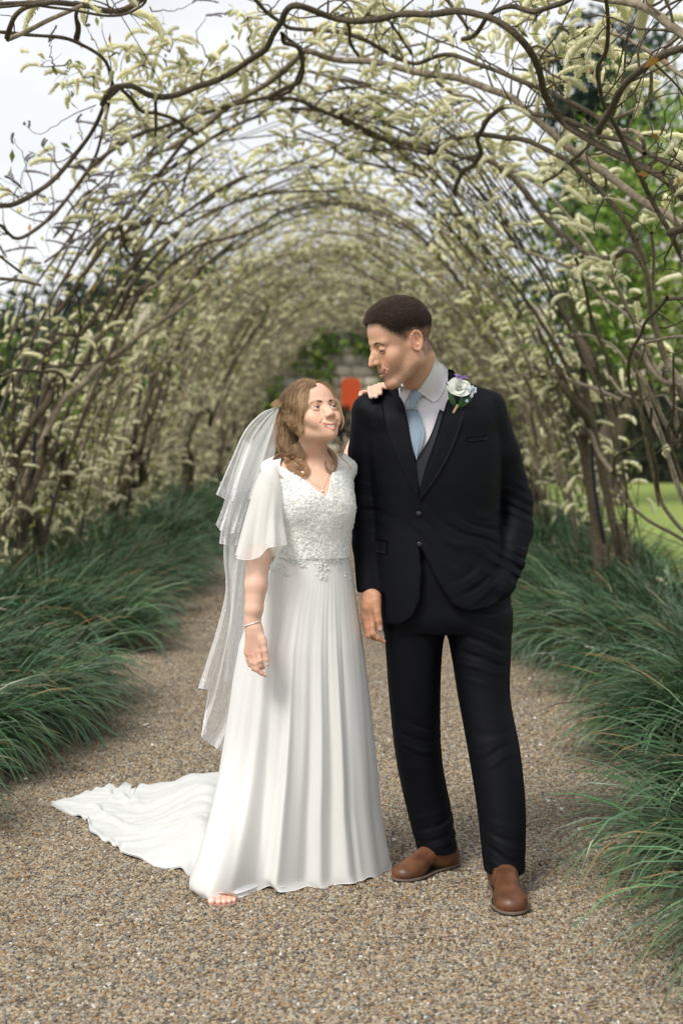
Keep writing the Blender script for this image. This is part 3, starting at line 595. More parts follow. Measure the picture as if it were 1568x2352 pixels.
# ---- limbs measured on the photograph: (half-scale zoom coordinates), thickness, which plant, cage scale
def Z1(p): return [(x*.5003, y*.5003) for x, y in p]
def Z2(p): return [(783.5+x*.5003, y*.5003) for x, y in p]
def Z3(p): return [(x*.5003, 564+y*.5003) for x, y in p]
def Z4(p): return [(783.5+x*.5003, 564+y*.5003) for x, y in p]
TRACED = [
 (Z1([(-60, 960), (0, 945), (60, 935), (160, 880), (250, 820), (330, 740), (400, 640), (450, 540), (490, 460), (560, 400)]), 25, 17, -1, 1.00, 0),
 (Z1([(470, 480), (505, 420), (560, 400), (620, 400), (700, 440), (800, 440), (900, 405), (1000, 375), (1100, 320), (1180, 250), (1240, 180), (1290, 110), (1310, 50), (1350, 20), (1420, 30), (1568, 78)])+Z2([(150, 90), (300, 75), (500, 65), (600, 75), (700, 110), (800, 180), (870, 260), (910, 340), (940, 430), (980, 500), (1050, 590), (1150, 650), (1250, 700), (1350, 750), (1450, 800), (1600, 885)]), 26, 34, 1, .985, 0),
 (Z1([(-40, 1050), (0, 1030), (50, 1080), (100, 1090), (230, 1000), (340, 880), (420, 780), (520, 690), (640, 610), (760, 570), (900, 520), (1000, 490), (1150, 460), (1300, 430), (1350, 390), (1385, 300), (1380, 220), (1330, 190), (1290, 160)]), 17, 17, -1, 1.02, 0),
 (Z1([(770, 690), (860, 630), (950, 570), (1040, 490), (1120, 440), (1230, 370), (1330, 290), (1380, 230), (1420, 220), (1500, 250), (1568, 268)])+Z2([(100, 280), (250, 310), (400, 345), (560, 370), (680, 410), (780, 450), (830, 500), (900, 560), (970, 620), (1050, 690), (1130, 750), (1220, 820), (1330, 900), (1430, 960), (1500, 1000), (1600, 1060)]), 24, 38, 1, 1.03, 1),
 (Z1([(-40, 30), (100, 20), (200, 15), (300, 10), (400, 15), (480, 40), (560, 45), (640, 15), (700, -20)]), 24, 26, -1, 1.0, 0),
 (Z1([(-30, 50), (60, 45), (150, 35), (260, 45), (400, 60), (560, 68), (660, 30), (680, -10)]), 12, 12, -1, .97, 0),
 (Z1([(30, 182), (50, 130), (75, 85), (130, 45), (230, 20)]), 24, 22, -1, .97, 0),
 (Z1([(30, 185), (120, 150), (220, 100), (300, 60), (370, 25)]), 22, 18, -1, .98, 1),
 (Z1([(-30, 140), (100, 150), (250, 155), (340, 180), (420, 240), (490, 290), (515, 370), (540, 420)]), 16, 16, -1, 1.01, 0),
 (Z1([(345, 160), (352, 110), (340, 60), (350, 20)]), 28, 16, -1, 1.0, 0),
 (Z1([(1160, -10), (1220, 50), (1290, 100), (1330, 130), (1450, 145), (1568, 155)])+Z2([(120, 190), (250, 260), (340, 290), (420, 270), (500, 265), (620, 295), (750, 330), (860, 370), (960, 410), (1100, 490), (1200, 550), (1300, 620), (1400, 700), (1500, 740), (1600, 780)]), 18, 22, 1, 1.01, 0),
 (Z1([(710, 455), (712, 540), (705, 620)]), 16, 12, -1, 1.0, 0), (Z1([(560, 400), (600, 450), (640, 510), (720, 520), (800, 545), (860, 580), (905, 605)]), 18, 16, -1, 1.01, 0),
 (Z1([(500, 480), (480, 580), (455, 700), (400, 800)]), 16, 12, -1, 1.03, 0), (Z1([(400, 800), (480, 720), (560, 640), (700, 590), (850, 545), (1000, 500)]), 12, 14, -1, 1.05, 1),
 (Z1([(1290, 160), (1300, 200), (1370, 225), (1390, 300), (1375, 370), (1310, 400), (1230, 450), (1330, 450), (1430, 480), (1568, 545)]), 20, 18, -1, 1.0, 0),
 (Z2([(0, 530), (100, 590), (200, 640), (300, 660), (400, 690), (410, 710), (480, 660), (560, 630), (640, 620), (740, 625), (850, 650), (950, 700), (1040, 750), (1090, 800), (1200, 900), (1290, 1000), (1350, 1100), (1390, 1200), (1410, 1316)]), 20, 26, 1, 1.0, 0),
 (Z2([(0, 560), (150, 620), (300, 680), (400, 710)]), 18, 18, 1, 1.02, 0),
 (Z2([(520, 890), (520, 850), (560, 790), (620, 740), (650, 700), (630, 640), (650, 580), (680, 530), (740, 500), (830, 505), (930, 520), (1010, 540), (1100, 580), (1200, 620), (1300, 650), (1380, 700)]), 22, 20, 1, .99, 0),
 (Z2([(1195, 580), (1205, 540), (1230, 500), (1260, 430), (1310, 360), (1380, 300), (1460, 260), (1600, 215)]), 34, 32, 1, .93, 0),
 (Z2([(1210, -20), (1215, 100), (1210, 220), (1180, 290), (1200, 380), (1220, 470), (1240, 540), (1260, 600), (1290, 690), (1340, 780), (1390, 880), (1440, 970), (1490, 1050), (1540, 1150), (1600, 1260)]), 18, 24, 1, .96, 0),
 (Z2([(1150, 105), (1250, 120), (1350, 170), (1440, 240), (1520, 310), (1600, 370)]), 18, 20, 1, 1.02, 1), (Z2([(1120, -20), (1300, 10), (1400, 50), (1480, 110), (1600, 190)]), 30, 44, 1, .97, 1),
 (Z2([(560, 165), (620, 150), (680, 80), (780, 45), (900, 50), (1000, 10), (1050, -20)]), 20, 26, 1, 1.0, 0), (Z2([(480, -20), (530, 50), (560, 100), (580, 150)]), 20, 16, 1, 1.03, 1),
 (Z2([(430, 400), (480, 710), (560, 720), (640, 730)][1:]+[(720, 770), (800, 840), (870, 920), (930, 1000), (1000, 1070), (1080, 1130), (1160, 1180), (1250, 1185), (1300, 1150), (1340, 1160), (1380, 1220), (1410, 1316)]), 22, 26, 1, 1.04, 0),
 (Z2([(0, 690), (150, 690), (280, 680), (420, 660), (520, 620)]), 14, 12, 1, 1.05, 0), (Z2([(780, 790), (900, 850), (1000, 950), (1080, 1040), (1150, 1140), (1200, 1220), (1260, 1316)]), 12, 14, 1, 1.06, 1),
 (Z2([(930, 835), (1040, 760), (1130, 680), (1195, 640)]), 14, 12, 1, 1.0, 0), (Z2([(430, 375), (500, 430), (600, 450), (680, 510)]), 16, 14, 1, 1.04, 1),
 (Z2([(0, 60), (30, 120), (40, 200), (80, 265)]), 18, 14, 1, 1.0, 0), (Z2([(220, 100), (270, 170), (330, 260)]), 14, 12, 1, 1.04, 0), (Z2([(0, 20), (150, 70), (300, 120), (450, 200), (600, 260), (740, 320), (900, 430), (960, 490)]), 8, 8, 1, 1.02, 0),
 (Z2([(80, 265), (200, 235), (350, 215), (500, 190), (530, 160)]), 12, 10, 1, 1.06, 1), (Z2([(1250, 550), (1350, 500), (1410, 430), (1440, 290), (1500, 200), (1560, 150)]), 22, 16, 1, 1.04, 1), (Z2([(1060, 540), (1030, 470), (960, 380), (880, 340), (790, 315)]), 14, 10, 1, 1.05, 0),
 (Z2([(1380, 700), (1375, 640), (1330, 600), (1260, 600)]), 22, 20, 1, 1.0, 1), (Z2([(1568, 890), (1500, 850), (1480, 780)]), 14, 14, 1, .98, 0), (Z2([(1500, 1060), (1568, 1050), (1620, 1040)]), 36, 40, 1, .95, 0), (Z2([(1430, 1060), (1440, 1200), (1450, 1330)]), 16, 16, 1, .97, 1),
 (Z4([(1360, -20), (1400, 100), (1420, 230), (1430, 330), (1460, 430), (1500, 540), (1600, 680)]), 28, 34, 1, .99, 1), (Z4([(1490, 245), (1440, 320), (1380, 410), (1330, 500), (1310, 600), (1330, 680), (1380, 780), (1410, 880), (1430, 1000), (1440, 1100), (1480, 1200), (1600, 1340)]), 15, 19, 1, .93, 0),
 (Z4([(1080, 60), (1110, 160), (1130, 270), (1160, 380), (1210, 500), (1240, 600), (1290, 700)]), 14, 20, 1, 1.0, 0), (Z4([(870, 550), (960, 590), (1080, 630), (1200, 670), (1290, 710)]), 22, 16, 1, 1.03, 1),
 (Z4([(1060, 410), (1170, 425), (1260, 480), (1320, 560), (1370, 660), (1420, 800), (1480, 920), (1540, 1100), (1600, 1240)]), 12, 20, 1, 1.02, 1), (Z4([(1350, 460), (1450, 435), (1600, 415)]), 14, 16, 1, .95, 1),
 (Z4([(1240, 140), (1300, 260), (1350, 370), (1400, 480), (1450, 580), (1600, 660)]), 20, 24, 1, 1.01, 1), (Z4([(720, -10), (850, 30), (1000, 80), (1090, 120), (1180, 220), (1290, 310), (1340, 370)]), 14, 14, 1, 1.04, 1), (Z4([(1490, 250), (1540, 245), (1600, 250)]), 18, 18, 1, .95, 0),
 (Z4([(1420, 740), (1400, 850), (1330, 920), (1270, 970), (1250, 1060), (1290, 1150), (1380, 1240), (1480, 1300), (1568, 1350)]), 12, 16, 1, .96, 0), (Z4([(1230, 600), (1290, 680), (1380, 700), (1480, 680), (1520, 730), (1600, 770)]), 12, 12, 1, .97, 1),
 (Z4([(1090, 800), (1140, 860), (1180, 960), (1240, 1050)]), 18, 22, 1, 1.02, 1), (Z4([(1490, 820), (1510, 900), (1540, 860), (1600, 700)]), 14, 16, 1, .97, 0), (Z4([(1568, 640), (1480, 620), (1420, 560), (1380, 480)]), 20, 22, 1, .98, 1)]
LEFT = [  # trunks and boughs of the second plant on the left, seen against the shrubs
 (Z3([(70, 1340), (95, 1180), (120, 1080), (150, 1010), (200, 900), (240, 800), (300, 700), (380, 640), (450, 560), (560, 480), (660, 400), (780, 320), (900, 230)]), 46, 18, -1, 1.03, 1),
 (Z3([(110, 1340), (120, 1200), (160, 1100), (200, 980), (215, 880)]), 34, 30, -1, .99, 0), (Z3([(330, 620), (400, 520), (440, 440), (510, 370), (560, 280), (600, 190), (680, 90), (740, 20), (820, -60)]), 26, 20, -1, 1.0, 0),
 (Z3([(560, 275), (640, 230), (740, 170), (820, 110), (900, 50), (980, 0), (1080, -60)]), 16, 14, -1, 1.02, 1), (Z3([(200, 560), (300, 550), (400, 545), (500, 520), (600, 500)]), 14, 12, -1, .97, 0), (Z3([(0, 600), (80, 570), (180, 580), (260, 580), (300, 620), (290, 680)]), 18, 14, -1, .98, 0),
 (Z3([(760, 320), (800, 250), (860, 180), (920, 110), (1000, 40), (1080, -20)]), 12, 12, -1, 1.0, 0), (Z3([(350, 200), (370, 320), (360, 420), (340, 520)]), 10, 12, -1, .97, 0), (Z3([(-20, 150), (90, 160), (185, 182)]), 16, 16, -1, .93, 1), (Z3([(-10, 40), (40, 80), (100, 125)]), 12, 12, -1, .95, 0)]
near_pts = []
for pts, w0, w1, sd, sc, gr in LEFT:
    pts = np.array(pts); n = max(14, int(np.abs(np.diff(pts, axis=0)).sum()/13)); G = spline(pts, n); P = np.array([on_tun(u, v, sc) if G[0, 1] < 1100 else at(u, v, min(max(on_tun(u, v, sc)[1], 9.4), 11.6)) for u, v in G])
    w = np.interp(np.linspace(0, 1, n), [0, 1], [w0, w1])*.5/2*P[:, 1]/FPX*(1+.12*vnoise(P, 12, 5)); attach(plants[(1, -1)]['e'], ob('branch', *tube(P, w, 9), barkg if gr else bark))
for pts, w0, w1, sd, sc, gr in TRACED:
    pts = np.array(pts); n = max(14, int(np.abs(np.diff(pts, axis=0)).sum()/13)); G = spline(pts, n)
    P = np.array([on_tun(u, v, sc) for u, v in G]); wob = np.stack([vnoise(P, 3.1, 1), vnoise(P, 3.1, 2), vnoise(P, 3.1, 3)], 1)*.035; P = P+wob*np.array((.35, 1.6, .35))
    w = np.interp(np.linspace(0, 1, n), [0, 1], [w0, w1])*.5/2*P[:, 1]/FPX
    for end in (0, -1):          # carry limbs that leave the view on to the plant they grow from, or to a natural tip
        u_, v_ = G[end]; p_ = P[end]; a_ = math.atan2((p_[0]-xc(p_[1]))/2.15, max(p_[2]/3.3, 0)**.815); s_ = math.hypot((p_[0]-xc(p_[1]))/2.15, max(p_[2]/3.3, 0)**.815)
        if u_ > 1566 or u_ < -1:
            k_ = 12; t_ = np.linspace(0, 1, k_+1)[1:]; sg = 1 if u_ > 0 else -1
            E_ = tun(a_+(sg*1.54-a_)*t_+.05*np.sin(t_*9), p_[1]+(5.75+rr.uniform(-.2, .3)-p_[1])*t_**.8, s_+(1-s_)*t_); we = w[end]*(1+.5*t_)
        elif v_ < 0 or v_ > 1215:
            k_ = 7; t_ = np.linspace(0, 1, k_+1)[1:]; d_ = norm(P[end]-P[1 if end == 0 else -2])*.35
            E_ = p_+d_*t_[:, None]*1.6+np.array((0, -.5, .05))*t_[:, None]**2; we = w[end]*(1-.75*t_)
        else: continue
        if end == 0: P = np.vstack([E_[::-1], P]); w = np.r_[we[::-1], w]
        else: P = np.vstack([P, E_]); w = np.r_[w, we]
    w = w*(1+.10*vnoise(P, 14, 5)+.10*np.clip(vnoise(P, 7, 8), 0, 1))
    pl = plants[(0, sd)]; attach(pl['e'], ob('branch', *tube(P, w, 9), barkg if gr else bark)); near_pts.append((P, w, pl))
# side shoots along the measured limbs
for P, w, pl in near_pts:
    L_ = np.linalg.norm(np.diff(P, axis=0), axis=1).sum()
    for k in range(int(L_*3.2)):
        i = rr.integers(1, len(P)-1); p = P[i]; u, v = proj(p)
        if v > 760 or (u < 250 and v < 430 and rr.random() < .8) or (400 < u < 560 and v < 140): continue
        out_ = norm(np.array((p[0]-xc(p[1]), rr.normal(0, .8), (p[2]-1.2)))); twig(pl, p, out_*.8+rr.normal(0, .6, 3)+np.array((0, .5, .1)), rr.uniform(.12, .40), w[i]*.28+.0012, rr.integers(0, 3))
# flower clusters that stand out in the photograph: (u, v, ru, rv, racemes)
CL = [(150, 150, 28, 22, 6), (165, 210, 14, 14, 3), (215, 175, 38, 30, 10), (270, 120, 26, 34, 7), (330, 150, 45, 45, 16), (390, 120, 26, 40, 9), (300, 210, 40, 25, 10), (430, 170, 50, 30, 16), (500, 150, 40, 26, 10), (570, 40, 20, 40, 9), (600, 100, 30, 30, 9), (560, 160, 36, 30, 10), (640, 180, 40, 30, 9), (715, 200, 36, 40, 9),
      (760, 120, 30, 40, 8), (835, 40, 50, 40, 15), (900, 60, 40, 45, 12), (970, 30, 30, 25, 6), (860, 110, 40, 30, 9), (800, 220, 34, 50, 12), (850, 250, 36, 34, 12), (900, 210, 26, 26, 6), (1000, 160, 34, 24, 8), (1050, 240, 40, 30, 12), (980, 290, 40, 30, 12), (1110, 120, 24, 30, 6), (1185, 60, 32, 40, 12), (1230, 40, 40, 40, 14), (1300, 70, 40, 40, 16),
      (1340, 110, 36, 40, 14), (1260, 130, 36, 36, 10), (1390, 170, 30, 30, 9), (1180, 310, 36, 26, 9), (1210, 350, 30, 30, 7), (1160, 370, 34, 30, 7), (1340, 400, 40, 24, 14), (1370, 430, 26, 26, 7), (1265, 375, 14, 14, 3), (1400, 610, 30, 30, 8), (1310, 640, 34, 30, 9), (860, 330, 60, 40, 16), (700, 270, 60, 30, 12), (560, 260, 50, 30, 12), (450, 250, 50, 30, 12), (660, 330, 50, 30, 10), (1060, 330, 50, 40, 12), (330, 280, 50, 40, 16), (250, 320, 40, 30, 6)]
for u, v, ru, rv, n in CL:
    pl = plants[(0, -1 if u < 800 else 1)]; c = on_tun(u, v, 1.03); a = None
    for k in range(max(2, n//3)):
        q = on_tun(u+rr.normal(0, ru*.6), v+rr.normal(0, rv*.6), rr.uniform(1.0, 1.12)); m = (c+q)/2+rr.normal(0, .03, 3); S = spline([c, m, q], 8); pl['tw'].append(tube(S, np.linspace(.0038, .0014, 8), 5, False))
        for j in range(2): t_ = q-S[rr.integers(1, 5)]; twig(pl, S[rr.integers(2, 8)], t_+rr.normal(0, .08, 3), rr.uniform(.05, .14), .0016, 0)
        for j in range(int(round(n*1.25/max(2, n//3)))): rac_place(pl, S[rr.integers(4, 8)]+rr.normal(0, .03, 3), s=rr.uniform(.62, 1.0))
# thin purple-tipped shoots on the left
for pts in (Z1([(440, 480), (370, 510), (300, 540), (240, 590), (180, 620), (120, 575)]), Z1([(250, 320), (235, 260), (225, 190)]), Z1([(380, 640), (370, 600), (360, 560)]), Z1([(260, 750), (220, 700), (200, 670)]), Z1([(150, 880), (130, 800), (70, 640)]), Z1([(60, 930), (90, 840), (130, 740)]), Z1([(640, 250), (700, 250), (750, 265)]), Z1([(960, 290), (930, 220), (900, 160), (950, 80), (970, 75)]), Z1([(680, 40), (780, 50), (900, 10)]), Z1([(500, 300), (450, 230), (420, 160), (400, 120)])):
    G = spline(np.array(pts), 14); P = np.array([on_tun(u, v, 1.02) for u, v in G])+rr.normal(0, .004, (14, 3)); pl = plants[(0, -1)]; pl['tw'].append(tube(P, np.linspace(.0032, .0012, 14), 5, False))
    for k in range(2): rac_place(pl, P[-1-k], kind=1, s=.7, yaw=math.atan2(*(P[-1]-P[-3])[[1, 0]]))
for u, v in [(235+rr.normal(0, 50), 440+rr.normal(0, 40)) for _ in range(24)]+[(90+rr.normal(0, 50), 530+rr.normal(0, 40)) for _ in range(18)]:
    q = on_tun(u, v, 1.0); pl = plants[(0, -1)]; twig(pl, q+rr.normal(0, .04, 3), rr.normal(0, 1, 3)+(0, 0, .6), rr.uniform(.15, .35), .0016, 2, kind=1)

# ---- trunks and trained limbs along the whole walk
def walk(ph0, y0, ph1, dy, n, s0, amp=1.0):
    """limb on the cage from angle ph0 to ph1 drifting dy along the walk"""
    t = np.linspace(0, 1, n); a, b, c = rr.uniform(0, 6.3, 3)
    ph = ph0+(ph1-ph0)*t+amp*(.15*np.sin(t*7+a)+.08*np.sin(t*16+b)+.03*np.sin(t*31+c)); Y = y0+dy*t**1.2+amp*(.42*np.sin(t*6+c)+.20*np.sin(t*13+a)); s = s0+.035*np.sin(t*9+b)
    return tun(np.clip(ph, -1.56, 1.56), Y, s)
for (i, sd), pl in plants.items():
    y = pl['y']; far = i >= 3; e = pl['e']
    if True:
        for k in range(3 if not far else 2):
            P = walk(sd*1.56, y+rr.normal(0, .10), sd*(.95+rr.uniform(-.1, .15)), rr.uniform(-.3, .9), 22, 1.0+.03*k, .55)
            P[0, 2] = -.02; rad = np.linspace(.058 if k == 0 else .036, .026, 22)*(1+.12*vnoise(P, 12, k)); attach(e, ob('trunk' if k == 0 else 'stem', *tube(P, rad, 9), bark))
    nl = (4, 8, 8, 8, 8, 8)[i]
    for k in range(nl):
        p0 = rr.uniform(1.1, 1.45) if k % 2 else rr.uniform(.6, 1.2); p1 = rr.choice([rr.uniform(-.9, .1), rr.uniform(.2, .8)])
        if i == 0: p0, p1 = rr.uniform(1.3, 1.5), rr.uniform(.9, 1.1)
        dy = rr.uniform(-2.4, 4.0) if i > 1 else rr.uniform(.4, 4.4)
        if i == 0: dy = rr.uniform(.5, 1.6)
        P = walk(sd*p0, y+rr.uniform(-.3, 1.4), sd*p1, dy, 34, rr.uniform(.99, 1.12) if i > 1 else rr.uniform(.96, 1.10)); n_ = len(P)
        r0 = rr.uniform(.011, .024); rad = np.linspace(r0, r0*.35, n_)*(1+.12*vnoise(P, 12, 4))
        attach(e, ob('branch', *tube(P, rad, 7 if i < 3 else 5, False), barkg if rr.random() < (.28 if i < 2 else .7) else bark))
        for q in range((9, 15, 15, 12, 10, 8)[i]):
            m = rr.integers(2, n_); out_ = norm(P[m]-np.array((xc(P[m, 1]), P[m, 1], 1.0))); twig(pl, P[m], out_*rr.uniform(.1, 1.1)+rr.normal(0, .45, 3), rr.uniform(.15, .45), .0045 if i < 3 else .006, rr.integers(1, 4) if i > 0 else rr.integers(0, 3), 4)
    # fine network of second-order shoots on the cage, with their racemes
    if i > 0:
        for k in range((0, 50, 62, 80, 84, 78)[i]):
            ph = sd*math.asin(rr.uniform(.0, 1))*rr.choice([1, 1, 1, -.4]) if rr.random() < .45 else sd*rr.uniform(.35, 1.45)
            Y0 = y+rr.uniform(-2.0, 2.6); 
            if i == 1 and Y0 < 9.0: Y0 = 9.0+rr.random()
            P = walk(ph, Y0, ph+rr.normal(0, .38), rr.normal(0, 1.1), 14, rr.uniform(.98, 1.18), 1.3); rad = np.linspace(rr.uniform(.004, .0095), .002, 14)
            pl['tw'].append(tube(P, rad, 4, False))
            for q in range(rr.integers(8, 16)):
                m = rr.integers(0, 14); q_ = P[m]+rr.normal(0, .05, 3)
                if rr.random() < (.55 if (i == 1 and abs(ph) < .95) else .9): rac_place(pl, q_+norm(P[m]-np.array((xc(P[m, 1]), P[m, 1], 1.0)))*abs(rr.normal(0, .06)))
# hanging lower skirts of flowers on the side walls
for (i, sd), pl in plants.items():
    if i == 0: continue
    for k in range(60 if i < 3 else 34):
        Y0 = pl['y']+rr.uniform(-1.6, 2.6); P = walk(sd*rr.uniform(1.0, 1.40), Y0, sd*rr.uniform(1.1, 1.46), rr.normal(0, .5), 9, rr.uniform(.95, 1.22), .6)
        if i == 1 and sd == 1 and Y0 < 9.6: continue
        pl['tw'].append(tube(P, np.linspace(.006, .002, 9), 4, False))
        for q in range(6): rac_place(pl, P[rr.integers(2, 9)]+rr.normal(0, .06, 3))
# ---- put the racemes in: the largest in view as parts, the rest in one mesh per plant
total = 0
for (i, sd), pl in plants.items():
    e = pl['e']; R_ = pl['rac']; lim = (300, 190, 110, 60, 40, 24)[i]
    def key(q):
        u, v = proj(q[0]); vis = -50 < u < 1620 and -50 < v < 1250 and q[0][1] > 4
        return (0 if vis else 1, q[0][1])
    def open_side(q):      # the right wall is thin low down by the lawn
        u, v = proj(q[0]); return u > 1225 and v > 930 and q[0][1] < 17
    ins = lambda p: p[1] > 8.5 and ((p[0]-xc(p[1]))/2.15)**2+(max(p[2], 0)/3.3)**1.63 < (.93 if p[1] < 13 else .99)
    R_ = [q for q in R_ if not ins(q[0]-np.array((0, 0, .06)))]
    R_ = [q for q in R_ if (key(q)[0] == 0 or rr.random() < .5) and not (open_side(q) and rr.random() < .72)]
    def keep_tw(t_):
        u, v = proj(t_[0].mean(0)); return not (u > 1225 and v > 930 and t_[0][0, 1] < 17 and rr.random() < .6)
    pl['tw'] = [t_ for t_ in pl['tw'] if keep_tw(t_) and not (t_[0][0, 1] > 12 and ins(t_[0][-1]))]; R_.sort(key=key)
    for p, yaw, s, kd, tl in R_[:lim]:
        me = RMO if kd else RM[rr.integers(0, 6)]; o = link('flower_raceme', me); o.location = p; o.rotation_euler = (tl, rr.normal(0, .25), yaw); o.scale = (s, s, s); attach(e, o); total += 1
    low = []
    for p, yaw, s, kd, tl in R_[lim:]:
        V, F_ = LOW[rr.integers(0, 3)]; M = np.array(Euler((tl, rr.normal(0, .25), yaw)).to_matrix())*s; low.append((V@M.T+p, F_))
    if low: attach(e, ob('flower_racemes', *join_vf(low), budm, kind='stuff'))
    if pl['tw']:
        # every plant's fine shoots are countless: one mesh
        byk = {}
        for V, F_ in pl['tw']: byk.setdefault(F_.shape[1], []).append((V, F_))
        attach(e, ob('twigs', *join_vf(byk[4]), bark if i < 2 else barkg, kind='stuff'))
    # young leaves
    r = np.random.default_rng(900+i*2+sd); n = (160, 1500, 1100, 800, 500, 400)[i]; src = [t_[0].mean(0) for t_ in pl['tw']]
    P = np.array(src)[r.integers(0, len(src), n)]+r.normal(0, .10, (n, 3)); V, F_, C = leaves(P, .055 if i < 2 else .075, r, [(.28, .32, .07), (.36, .38, .10), (.20, .26, .06)]+([(.42, .22, .06)] if i == 0 else []), shape=2.6)
    attach(e, ob('young_leaves', V, F_, leafg, None, False, C, kind='stuff'))
print('racemes', total, sum(len(p['rac']) for p in plants.values()))
# ---- metal hoops that carry the plants
iron = mat('dark_blue_iron', (.012, .017, .030), .45, metal=.4)
for i, y in enumerate(YT[1:]):
    ph = np.linspace(-PI/2, PI/2, 60); P = np.array([tun(a_, y, 1.0+.10*smooth(1.25, .9, abs(a_))) for a_ in ph]); P[0, 2] = P[-1, 2] = -.01
    lab = f'slim dark blue metal hoop spanning the path, {["first", "second", "third", "fourth", "last"][i]} behind the couple'
    o = ob('metal_hoop', *tube(P, .0115, 8), iron, label=lab, category='arch'); o['group'] = 'metal hoops of the tunnel'
for k, ph in enumerate((-1.25, -.8, -.3, .3, .8, 1.25)):
    Y = np.linspace(5.5, 28.6, 40); P = tun(ph, Y, .985)
    o = ob('training_wire', *tube(P, .0022, 5, False), iron, label=('thin training wire running the length of the tunnel, ' + ['lowest on the left', 'halfway up the left', 'left of the crown', 'right of the crown', 'halfway up the right', 'lowest on the right'][k]), category='wire'); o['group'] = 'training wires of the tunnel'
for u0, v0, u1, v1 in ((680, 0, 705, 200), (1218, 30, 1130, 262)):
    P = spline([on_tun(u0, v0, 1.0), on_tun(u1, v1, 1.0)], 6); attach(plants[(0, 1)]['e'], ob('tie_wire', *tube(P, .0016, 5), iron))
# ================================================================ heads
def rotm(y, p, r):
    y, p, r = map(math.radians, (y, p, r))
    Rz = Matrix.Rotation(y, 3, 'Z'); Rx = Matrix.Rotation(p, 3, 'X'); Ry = Matrix.Rotation(r, 3, 'Y')
    return np.array(Ry @ Rz @ Rx)
def face(F, fr, male):
    c = lambda *a, **k: F.cone(*a, fr=fr, **k); e = lambda *a, **k: F.ell(*a, fr=fr, **k)
    e((0, .015, .035), (.0725, .089, .081), k=.01)                      # skull
    e((0, -.030, .030), (.062, .054, .062), k=.03)                     # forehead
    e((0, -.030, -.040), (.056, .050, .072) if male else (.053, .050, .060), k=.03)                    # mid face
    jw = .050 if male else .045
    for s in (-1, 1):
        c((s*jw, .004, -.062 if male else -.054), (s*(.020 if male else .013), -.066, -.104 if male else -.088), .019 if male else .015, .016 if male else .0125, k=.022)   # jaw
        c((s*(jw+.006), .006, -.02), (s*jw, .004, -.062 if male else -.052), .020, .019 if male else .014, k=.02)
        e((s*.041, -.056, -.026), (.022, .020, .020), k=.02)           # cheekbone
        e((s*.034, -.064, -.044), (.017, .016, .017), k=.018) if not male else e((s*.034, -.060, -.046), (.018, .015, .020), k=.022)          # smiling cheek
        c((s*.010, -.081, .019), (s*.042, -.066, .018), .009 if male else .0065, .009, k=.012)  # brow
    e((0, -.074, -.108 if male else -.092), (.020 if male else .014, .016, .016 if male else .0135), k=.016)       # chin
    e((0, -.074, -.062), (.030, .019, .026), k=.02)                    # muzzle
    for s in (-1, 1):
        e((s*.031, -.090, .0), (.017, .013, .0125) if male else (.0165, .0115, .0115), k=.012, sub=True)  # sockets
    # nose
    if male:
        c((0, -.082, .010), (0, -.103, -.022), .0075, .009, k=.010); c((0, -.103, -.020), (0, -.1115, -.033), .0082, .0084, k=.006)
    else:
        c((0, -.081, .006), (0, -.097, -.022), .0065, .0078, k=.010); c((0, -.097, -.020), (0, -.1045, -.032), .0078, .0092, k=.006)
    e((0, -.099, -.033), (.0105, .0105, .0075), k=.006)
    for s in (-1, 1):
        e((s*.008, -.086, -.020), (.010, .012, .020), k=.008)
        e((s*(.0125 if not male else .0115), -.0945, -.0365), (.0072, .0105, .0072), k=.006) if not male else e((s*.0100, -.0945, -.0355), (.0062, .0095, .0064), k=.008)
        e((s*.006, -.100, -.0425), (.0036, .0055, .003), k=.002, sub=True)
        F.chain([(s*.018, -.092, -.036), (s*.026, -.087, -.047), (s*.031, -.082, -.057)], [.0010, .0014, .0006], k=.006 if not male else .0045, fr=fr, sub=True)  # smile fold
    # eyeball bed + lids
    for s in (-1, 1):
        ec = np.array((s*.0315, -.0705, -.001))
        e(ec, (.0142, .0142, .0142), k=.004)
        c(ec+(-s*.014, -.0045, -.002), ec+(0, -.0135, .0068 if not male else .004), .0022, .0024, k=.003)
        c(ec+(0, -.0135, .0068 if not male else .004), ec+(s*.0135, -.006, .001), .0024, .0022, k=.003)
        c(ec+(-s*.012, -.0085, -.0055), ec+(s*.011, -.0085, -.0055), .0022, .0022, k=.004)
        op = .0038 if not male else .0017; dz = .0005 if not male else -.004
        e(ec+(s*.0008, -.0120, dz), (.0128, .0105, op), k=.0012, sub=True)
    # mouth : open smile
    zc, zm = (-.0605, -.0675) if male else (-.0525, -.0680)
    mw = 1.0 if male else 1.30; c0 = c
    c = lambda a, b, *r, **k: c0((a[0]*mw, a[1]+.0015*(mw > 1)*(abs(a[0]) > .02)*2, a[2]), (b[0]*mw, b[1]+.0015*(mw > 1)*(abs(b[0]) > .02)*2, b[2]), *r, **k)
    ly = -.0930 if male else -.0950; lx = .0315 if male else .026; cyy = -.079 if male else -.081; lr = .0040 if male else .0038
    c((-lx, cyy, zc), (0, ly, zm+.0040), .0028, lr, k=.004); c((0, ly, zm+.0040), (lx, cyy, zc), lr, .0028, k=.004)
    lo_ = .0085 if male else .0105
    c((-lx+.002, cyy, zc-.003), (0, ly+.001, zm-lo_), .0028, .0050, k=.005); c((0, ly+.001, zm-lo_), (lx-.002, cyy, zc-.003), .0050, .0028, k=.005)
    for q in ((-.0250, -.086, zc-.0010, -.012, -.096, zm-.0020), (-.012, -.096, zm-.0020, .012, -.096, zm-.0020), (.012, -.096, zm-.0020, .0250, -.086, zc-.0010)):
        c(q[:3], q[3:], .0026 if male else .0034, .0032 if male else .0062, k=.0015, sub=True)
